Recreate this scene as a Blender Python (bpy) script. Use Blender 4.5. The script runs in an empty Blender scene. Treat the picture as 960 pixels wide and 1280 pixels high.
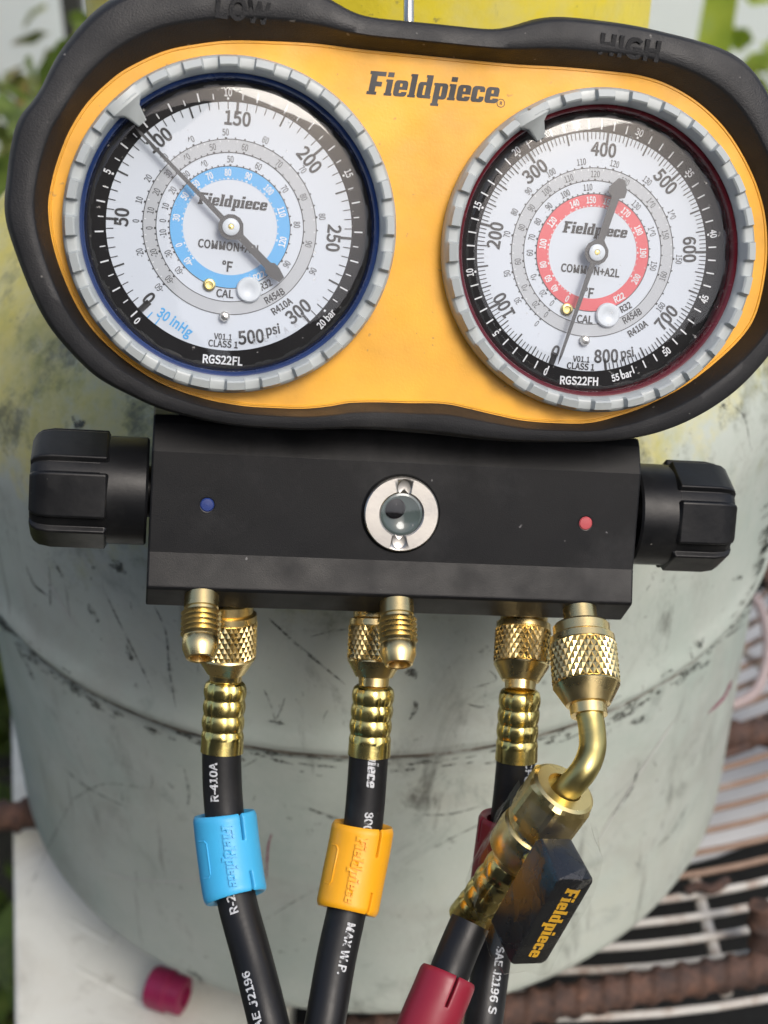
import bpy, bmesh, math, random
from mathutils import Vector, Matrix, noise
from math import sin, cos, pi, radians, atan2, hypot, sqrt
random.seed(7)
sc = bpy.context.scene
COL = sc.collection

# ------------------------------------------------------------------ camera
PITCH = radians(35.67); FPX = 1920.0; CAMH = 1.28
cam_d = bpy.data.cameras.new('camera'); cam = bpy.data.objects.new('camera', cam_d); COL.objects.link(cam)
cam.location = (0, 0, CAMH); cam.rotation_euler = (pi/2 - PITCH, 0, 0)
cam_d.sensor_fit = 'VERTICAL'; cam_d.sensor_height = 36; cam_d.sensor_width = 27
cam_d.lens = 36*FPX/1280; cam_d.clip_start = 0.01; cam_d.clip_end = 200
cam_d.dof.use_dof = True; cam_d.dof.focus_distance = 0.376; cam_d.dof.aperture_fstop = 15
sc.camera = cam
# ------------------------------------------------------------------ light
SUN_EL, SUN_AZ = radians(50), radians(150)      # azimuth from +Y towards +X : behind the camera, to its right
w = bpy.data.worlds.new('World'); sc.world = w; w.use_nodes = True
nt = w.node_tree; bg = nt.nodes['Background']
sky = nt.nodes.new('ShaderNodeTexSky'); sky.sky_type = 'NISHITA'; sky.sun_disc = False
sky.sun_elevation = SUN_EL; sky.sun_rotation = SUN_AZ; sky.dust_density = 4.0; sky.air_density = 1.0; sky.ozone_density = 1.0
nt.links.new(sky.outputs[0], bg.inputs[0]); bg.inputs[1].default_value = 0.15
sl = bpy.data.lights.new('sun', 'SUN'); sl.energy = 1.3; sl.angle = radians(20); sl.color = (1, .96, .9)
so = bpy.data.objects.new('sun', sl); COL.objects.link(so)
sdir = Vector((sin(SUN_AZ)*cos(SUN_EL), cos(SUN_AZ)*cos(SUN_EL), sin(SUN_EL)))
so.rotation_euler = sdir.to_track_quat('Z', 'Y').to_euler(); so.location = (0, -2, 4)
sc.view_settings.view_transform = 'Standard'; sc.view_settings.look = 'None'
sc.view_settings.exposure = 0.35; sc.view_settings.gamma = 1

# ------------------------------------------------------------------ frames
cp_, sp_ = cos(PITCH), sin(PITCH)
CAMM = Matrix(((1, 0, 0, 0), (0, sp_, -cp_, 0), (0, cp_, sp_, CAMH), (0, 0, 0, 1)))   # camera axes right/up/back -> world
def CP(px, py, d):            # pixel of the photograph at camera depth d (mm) -> world point (m)
    return CAMM @ Vector(((px-480)/FPX*d, (640-py)/FPX*d, -d))/1 if False else CAMM @ (Vector(((px-480)/FPX*d, (640-py)/FPX*d, -d))*0.001)
def G(px, py, z=-530.0):      # pixel -> world point on the horizontal plane z mm below the camera
    a, b = (px-480)/FPX, (640-py)/FPX
    d = Vector((a, cp_+b*sp_, -sp_+b*cp_)); d *= z/d.z
    return Vector((d.x, d.y, d.z))*0.001 + Vector((0, 0, CAMH))
def Wm(x, y, z): return Vector((x, y, z))*0.001 + Vector((0, 0, CAMH))
MROT = Matrix.Rotation(radians(8.45), 3, 'Y') @ Matrix.Rotation(radians(8), 3, 'X') @ Matrix.Rotation(radians(-2.42), 3, 'Z')
MO = Vector((13/FPX*375, 0, -375))
def L(x, y, z):               # manifold frame (mm) -> world
    return CAMM @ ((MO + MROT @ Vector((x, y, z)))*0.001)
def U(px, py, z):             # pixel -> manifold-frame point on its plane z
    r = Vector(((px-480)/FPX, (640-py)/FPX, -1)); n = MROT.col[2]
    t = (MO + n*z).dot(n)/r.dot(n)
    return MROT.transposed() @ (r*t - MO)
LMAT = CAMM @ Matrix.Translation(MO*0.001) @ MROT.to_4x4() @ Matrix.Scale(0.001, 4)
def frame(o, zdir, hint=Vector((1, 0, 0))):
    z = zdir.normalized(); x = (hint - z*hint.dot(z)).normalized(); y = z.cross(x)
    return Matrix(((x.x, y.x, z.x, o.x), (x.y, y.y, z.y, o.y), (x.z, y.z, z.z, o.z), (0, 0, 0, 1)))

# ------------------------------------------------------------------ materials
class N:
    def __init__(s, name):
        s.m = bpy.data.materials.new(name); s.m.use_nodes = True; s.t = s.m.node_tree
        s.b = s.t.nodes['Principled BSDF']; s.out = s.t.nodes['Material Output']
    def n(s, typ, **k):
        x = s.t.nodes.new(typ)
        for a, b in k.items(): setattr(x, a, b)
        return x
    def l(s, a, b): s.t.links.new(a, b)
    def coord(s, scale=(1, 1, 1), kind='Object', rot=(0, 0, 0)):
        tc = s.n('ShaderNodeTexCoord'); mp = s.n('ShaderNodeMapping'); mp.inputs['Scale'].default_value = scale; mp.inputs['Rotation'].default_value = rot
        s.l(tc.outputs[kind], mp.inputs[0]); return mp.outputs[0]
    def noise(s, scale, detail=4, rough=.55, vec=None, dist=0):
        x = s.n('ShaderNodeTexNoise'); x.inputs['Scale'].default_value = scale; x.inputs['Detail'].default_value = detail
        x.inputs['Roughness'].default_value = rough; x.inputs['Distortion'].default_value = dist
        s.l(vec if vec else s.coord(), x.inputs['Vector']); return x.outputs['Fac']
    def ramp(s, fac, stops):
        x = s.n('ShaderNodeValToRGB'); cr = x.color_ramp
        while len(cr.elements) < len(stops): cr.elements.new(.5)
        for e, (p, c) in zip(cr.elements, stops):
            e.position = p; e.color = (c, c, c, 1) if isinstance(c, (int, float)) else (*c, 1)
        s.l(fac, x.inputs[0]); return x.outputs[0]
    def mix(s, fac, a, b, typ='MIX'):
        x = s.n('ShaderNodeMix', data_type='RGBA', blend_type=typ)
        for v, i in ((fac, 0), (a, 6), (b, 7)):
            if isinstance(v, (int, float)): x.inputs[i].default_value = v
            elif isinstance(v, tuple): x.inputs[i].default_value = (*v, 1)
            else: s.l(v, x.inputs[i])
        return x.outputs[2]
    def math(s, op, a, b=0.0):
        x = s.n('ShaderNodeMath', operation=op)
        for i, v in enumerate((a, b)):
            if isinstance(v, (int, float)): x.inputs[i].default_value = v
            else: s.l(v, x.inputs[i])
        return x.outputs[0]
    def bump(s, h, strength, dist=0.001):
        x = s.n('ShaderNodeBump'); x.inputs['Strength'].default_value = strength; x.inputs['Distance'].default_value = dist
        s.l(h, x.inputs['Height']); s.l(x.outputs[0], s.b.inputs['Normal'])
    def set(s, base=None, rough=None, metal=0, spec=.5):
        if isinstance(base, tuple): s.b.inputs['Base Color'].default_value = (*base, 1)
        elif base is not None: s.l(base, s.b.inputs['Base Color'])
        if isinstance(rough, (int, float)): s.b.inputs['Roughness'].default_value = rough
        elif rough is not None: s.l(rough, s.b.inputs['Roughness'])
        s.b.inputs['Metallic'].default_value = metal; s.b.inputs['Specular IOR Level'].default_value = spec
        return s.m
def simple(name, base, rough=.5, metal=0, var=.12, vs=60, bs=0, bscale=900, bd=.0004, spec=.5, rv=.1):
    k = N(name); f = k.noise(vs, 4)
    lo = tuple(c*(1-var) for c in base); hi = tuple(min(1, c*(1+var)) for c in base)
    c = k.mix(k.ramp(f, [(.3, 0.0), (.7, 1.0)]), lo, hi)
    r = k.ramp(k.noise(vs*2.3, 3), [(.3, max(0, rough-rv)), (.7, min(1, rough+rv))])
    if bs: k.bump(k.noise(bscale, 3), bs, bd)
    return k.set(c, r, metal, spec)
def dusty(name, base, dust, rough=.5, grain=1600, gs=.35, amount=.62, spec=.5, gd=.0003):
    k = N(name); f = k.noise(60, 4)
    c = k.mix(k.ramp(f, [(.3, 0.0), (.7, 1.0)]), tuple(x*.85 for x in base), tuple(x*1.15 for x in base))
    sm = k.ramp(k.noise(35, 5, .7), [(.5, 0.0), (.8, .07)])
    c = k.mix(sm, c, dust)
    sp = k.ramp(k.noise(520, 2, .4), [(amount+.09, 0.0), (amount+.13, .55)])
    c = k.mix(sp, c, dust)
    k.bump(k.noise(grain, 3), gs, gd)
    return k.set(c, k.ramp(k.noise(90, 4), [(.3, rough-.08), (.7, rough+.12)]), 0, spec)
M = {}
M['rubber'] = dusty('black_rubber', (.017, .0175, .019), (.3, .29, .27), .5, 2400, .35, .655, .35)
M['yellow'] = dusty('yellow_plate', (.80, .395, .026), (.35, .2, .06), .45, 1300, .12, .64)
M['anod'] = dusty('black_anodised', (.008, .0085, .0095), (.25, .25, .25), .40, 3600, .28, .70, .22, gd=.00012)
M['knob'] = dusty('black_plastic', (.007, .0075, .0085), (.3, .3, .28), .36, 900, .08, .70, .3)
M['handle'] = simple('black_handle', (.012, .013, .015), .28, bs=.1)
M['bezel'] = simple('grey_plastic', (.40, .435, .435), .38, var=.06, bs=.05)
M['dialblack'] = simple('dial_black', (.006, .006, .007), .5, var=.2, spec=.12)
M['dialwhite'] = simple('dial_white', (.54, .59, .65), .38, var=.02, vs=25)
M['dialgrey'] = simple('dial_grey', (.41, .435, .46), .42, var=.02)
M['dialblue'] = simple('dial_blue', (.075, .36, .70), .42, var=.03)
M['dialred'] = simple('dial_red', (.62, .085, .10), .42, var=.03)
M['pblack'] = simple('print_black', (.018, .019, .022), .5)
M['pgrey'] = simple('print_grey', (.44, .47, .51), .5)
M['pwhite'] = simple('print_white', (.66, .68, .70), .5)
M['needle'] = simple('needle_dark', (.035, .037, .04), .35)
M['plug'] = simple('white_plug', (.58, .63, .67), .35, var=.03)
M['steel'] = simple('bright_steel', (.62, .60, .56), .28, 1, var=.1, rv=.12)
M['nickel'] = simple('nickel', (.58, .56, .52), .42, 1, var=.08, bs=.05, bscale=1500)
M['blue_ring'] = simple('blue_ring', (.012, .03, .11), .22)
M['red_ring'] = simple('red_ring', (.09, .008, .014), .22)
M['bluedot'] = simple('blue_dot', (.014, .035, .17), .4)
M['reddot'] = simple('red_dot', (.46, .075, .085), .4)
M['hose'] = dusty('hose_rubber', (.009, .0095, .0105), (.25, .25, .25), .42, 900, .12, .68, .35)
M['hprint'] = dusty('hose_print', (.62, .64, .66), (.05, .05, .05), .6, 900, .1, .5)
def worn_print():
    k = N('worn_print'); k.set((.55, .57, .59), .65); k.l(k.ramp(k.noise(900, 3, .6), [(.36, .15), (.5, 1.0)]), k.b.inputs['Alpha']); return k.m
M['hprint'] = worn_print()
M['clipblue'] = simple('clip_blue', (.055, .42, .74), .42, var=.05, bs=.05)
M['clipyellow'] = simple('clip_yellow', (.86, .40, .012), .42, var=.05, bs=.05)
M['clipred'] = simple('clip_red', (.25, .014, .032), .42, var=.08, bs=.05)
M['goldprint'] = simple('gold_print', (.75, .42, .03), .45)
M['pinkcap'] = simple('pink_cap', (.26, .012, .065), .42, var=.1)
def brass(name, base, rough, var, scale):
    k = N(name)
    c = k.mix(k.ramp(k.noise(scale, 5), [(.3, 0.0), (.7, 1.0)]), tuple(x*(1-var) for x in base), base)
    c = k.mix(k.ramp(k.noise(110, 6, .7), [(.58, 0.0), (.75, .45)]), c, (.20, .13, .05))
    k.bump(k.noise(1800, 3), .06, .0002)
    return k.set(c, k.ramp(k.noise(150, 4), [(.3, rough-.07), (.75, rough+.14)]), 1)
M['brass'] = brass('turned_brass', (.89, .70, .33), .27, .15, 60)
M['valve_brass'] = brass('valve_brass', (.92, .73, .33), .30, .12, 60)
M['ferrule'] = brass('polished_brass', (.86, .70, .25), .22, .18, 80)
M['patina'] = brass('olive_brass', (.66, .56, .22), .36, .25, 50)
def glass(name, tint, rough, strength=1.0, bump=0, ior=1.45):
    k = N(name); t = k.t; t.nodes.remove(k.b)
    tr = k.n('ShaderNodeBsdfTransparent'); tr.inputs[0].default_value = (*tint, 1)
    gl = k.n('ShaderNodeBsdfGlossy'); gl.inputs['Roughness'].default_value = rough
    fr = k.n('ShaderNodeFresnel'); ge = k.n('ShaderNodeNewGeometry')
    k.l(k.math('ADD', k.math('MULTIPLY', ge.outputs['Backfacing'], 1/ior-ior), ior), fr.inputs[0])
    mx = k.n('ShaderNodeMixShader'); f = k.math('MULTIPLY', fr.outputs[0], strength)
    f = k.math('MULTIPLY', f, k.math('SUBTRACT', 1.0, ge.outputs['Backfacing']))
    if bump:
        b = k.n('ShaderNodeBump'); b.inputs['Strength'].default_value = bump; b.inputs['Distance'].default_value = .002
        k.l(k.noise(140, 4, .6), b.inputs['Height']); k.l(b.outputs[0], gl.inputs['Normal']); k.l(b.outputs[0], fr.inputs['Normal'])
    k.l(f, mx.inputs[0]); k.l(tr.outputs[0], mx.inputs[1]); k.l(gl.outputs[0], mx.inputs[2]); k.l(mx.outputs[0], k.out.inputs[0])
    return k.m
M['lens'] = glass('clear_lens', (.96, .97, .98), .03, 1.45)
def dust_lens(m):
    t = m.node_tree; out = t.nodes['Material Output']; src = out.inputs[0].links[0].from_socket
    tc = t.nodes.new('ShaderNodeTexCoord'); nz = t.nodes.new('ShaderNodeTexNoise'); nz.inputs['Scale'].default_value = 620; nz.inputs['Detail'].default_value = 2
    t.links.new(tc.outputs['Object'], nz.inputs['Vector']); cr = t.nodes.new('ShaderNodeValToRGB'); cr.color_ramp.elements[0].position = .70; cr.color_ramp.elements[1].position = .76
    cr.color_ramp.elements[0].color = (.004, .004, .004, 1); cr.color_ramp.elements[1].color = (.35, .35, .35, 1); t.links.new(nz.outputs[0], cr.inputs[0])
    df = t.nodes.new('ShaderNodeBsdfDiffuse'); df.inputs[0].default_value = (.6, .6, .58, 1); mx = t.nodes.new('ShaderNodeMixShader')
    t.links.new(cr.outputs[0], mx.inputs[0]); t.links.new(src, mx.inputs[1]); t.links.new(df.outputs[0], mx.inputs[2]); t.links.new(mx.outputs[0], out.inputs[0])
dust_lens(M['lens'])
M['film'] = glass('clear_film', (.985, .985, .98), .16, .9, .12)
M['sight'] = simple('sight_glass', (.085, .11, .105), .16, 0)

# ------------------------------------------------------------------ mesh building
MATW = {}
class MB:
    def __init__(s): s.v = []; s.f = []
    def add(s, vs, fs, xf=None):
        o = len(s.v)
        s.v += [xf(v) if callable(xf) else (xf @ Vector(v) if xf is not None else Vector(v)) for v in vs]
        s.f += [tuple(i+o for i in f) for f in fs]; return s
    def grid(s, rows, closed_u=True, closed_v=False, cap0=False, cap1=False, xf=None, mask=None):
        nr, nc = len(rows), len(rows[0]); vs = [p for r in rows for p in r]; fs = []
        for i in range(nr if closed_v else nr-1):
            for j in range(nc if closed_u else nc-1):
                if mask and not mask(i, j): continue
                a, b = i*nc+j, i*nc+(j+1) % nc; i2 = (i+1) % nr
                fs.append((a, b, i2*nc+(j+1) % nc, i2*nc+j))
        if cap0: fs.append(tuple(reversed(range(nc))))
        if cap1: fs.append(tuple((nr-1)*nc+j for j in range(nc)))
        return s.add(vs, fs, xf)
    def lathe(s, prof, n=32, xf=None, cap0=True, cap1=True):
        rows = [[(r*cos(2*pi*j/n), r*sin(2*pi*j/n), h) for j in range(n)] for r, h in prof]
        return s.grid(rows, True, False, cap0, cap1, xf)
    def box(s, lo, hi, xf=None):
        (a, b, c), (d, e, f) = lo, hi
        return s.add([(a,b,c),(d,b,c),(d,e,c),(a,e,c),(a,b,f),(d,b,f),(d,e,f),(a,e,f)], [(0,3,2,1),(4,5,6,7),(0,1,5,4),(1,2,6,5),(2,3,7,6),(3,0,4,7)], xf)
    def prism(s, poly, z0, z1, xf=None):
        n = len(poly)
        return s.grid([[(x, y, z0) for x, y in poly], [(x, y, z1) for x, y in poly]], True, False, True, True, xf)
    def sweep(s, pts, rad, n=16, hint=None, caps=True, section=None):
        rows = []; m = len(pts); up = hint or Vector((0, -1, .3))
        for i, p in enumerate(pts):
            t = (pts[min(i+1, m-1)]-pts[max(i-1, 0)]).normalized()
            a = (up - t*up.dot(t)).normalized(); b = t.cross(a); r = rad[i] if isinstance(rad, (list, tuple)) else rad
            up = a if hint is None else hint
            rows.append([p + (a*cos(2*pi*j/n) + b*sin(2*pi*j/n))*(r*(section(i, j) if section else 1)) for j in range(n)])
        return s.grid(rows, True, False, caps, caps)
    def mesh(s, name, inv=None, smooth=40):
        me = bpy.data.meshes.new(name)
        vs = [inv @ v for v in s.v] if inv is not None else s.v
        me.from_pydata([tuple(v) for v in vs], [], s.f); me.validate(); 
        bm = bmesh.new(); bm.from_mesh(me); bmesh.ops.recalc_face_normals(bm, faces=bm.faces); bm.to_mesh(me); bm.free()
        if smooth:
            me.polygons.foreach_set('use_smooth', [True]*len(me.polygons)); me.set_sharp_from_angle(angle=radians(smooth))
        me.update(); return me
    def build(s, name, mat, parent=None, smooth=40, bevel=0, recalc=True):
        if parent is not None: inv = MATW[parent.name].inverted(); mw = None
        else:
            xs = [v.x for v in s.v]; ys = [v.y for v in s.v]; zs = [v.z for v in s.v]
            mw = Matrix.Translation(((min(xs)+max(xs))/2, (min(ys)+max(ys))/2, min(zs))); inv = mw.inverted()
        me = s.mesh(name, inv, smooth); o = bpy.data.objects.new(name, me); COL.objects.link(o)
        me.materials.append(mat if not isinstance(mat, str) else M[mat])
        if parent is not None: o.parent = parent; MATW[o.name] = MATW[parent.name]
        else: o.matrix_world = mw; MATW[o.name] = mw
        if bevel:
            b = o.modifiers.new('bevel', 'BEVEL'); b.width = bevel; b.segments = 3; b.limit_method = 'ANGLE'; b.angle_limit = radians(30); b.harden_normals = False
        return o
def tag(o, label=None, cat=None, group=None, kind=None):
    if label: o['label'] = label
    if cat: o['category'] = cat
    if group: o['group'] = group
    if kind: o['kind'] = kind
    return o
def empty(name, mw, label, cat, group=None):
    o = bpy.data.objects.new(name, None); COL.objects.link(o); o.empty_display_size = .02
    o.matrix_world = mw; MATW[o.name] = mw.copy(); return tag(o, label, cat, group)
def catmull(P, n, closed=False):
    m = len(P); out = []; segs = m if closed else m-1
    for i in range(segs):
        if closed: a, b, c, d = P[i-1], P[i], P[(i+1) % m], P[(i+2) % m]
        else: a, b, c, d = P[max(i-1, 0)], P[i], P[i+1], P[min(i+2, m-1)]
        for k in range(n):
            t = k/n
            out.append(.5*((2*b) + (c-a)*t + (2*a-5*b+4*c-d)*t*t + (3*b-a-3*c+d)*t**3))
    if not closed: out.append(P[-1])
    return out

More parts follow.
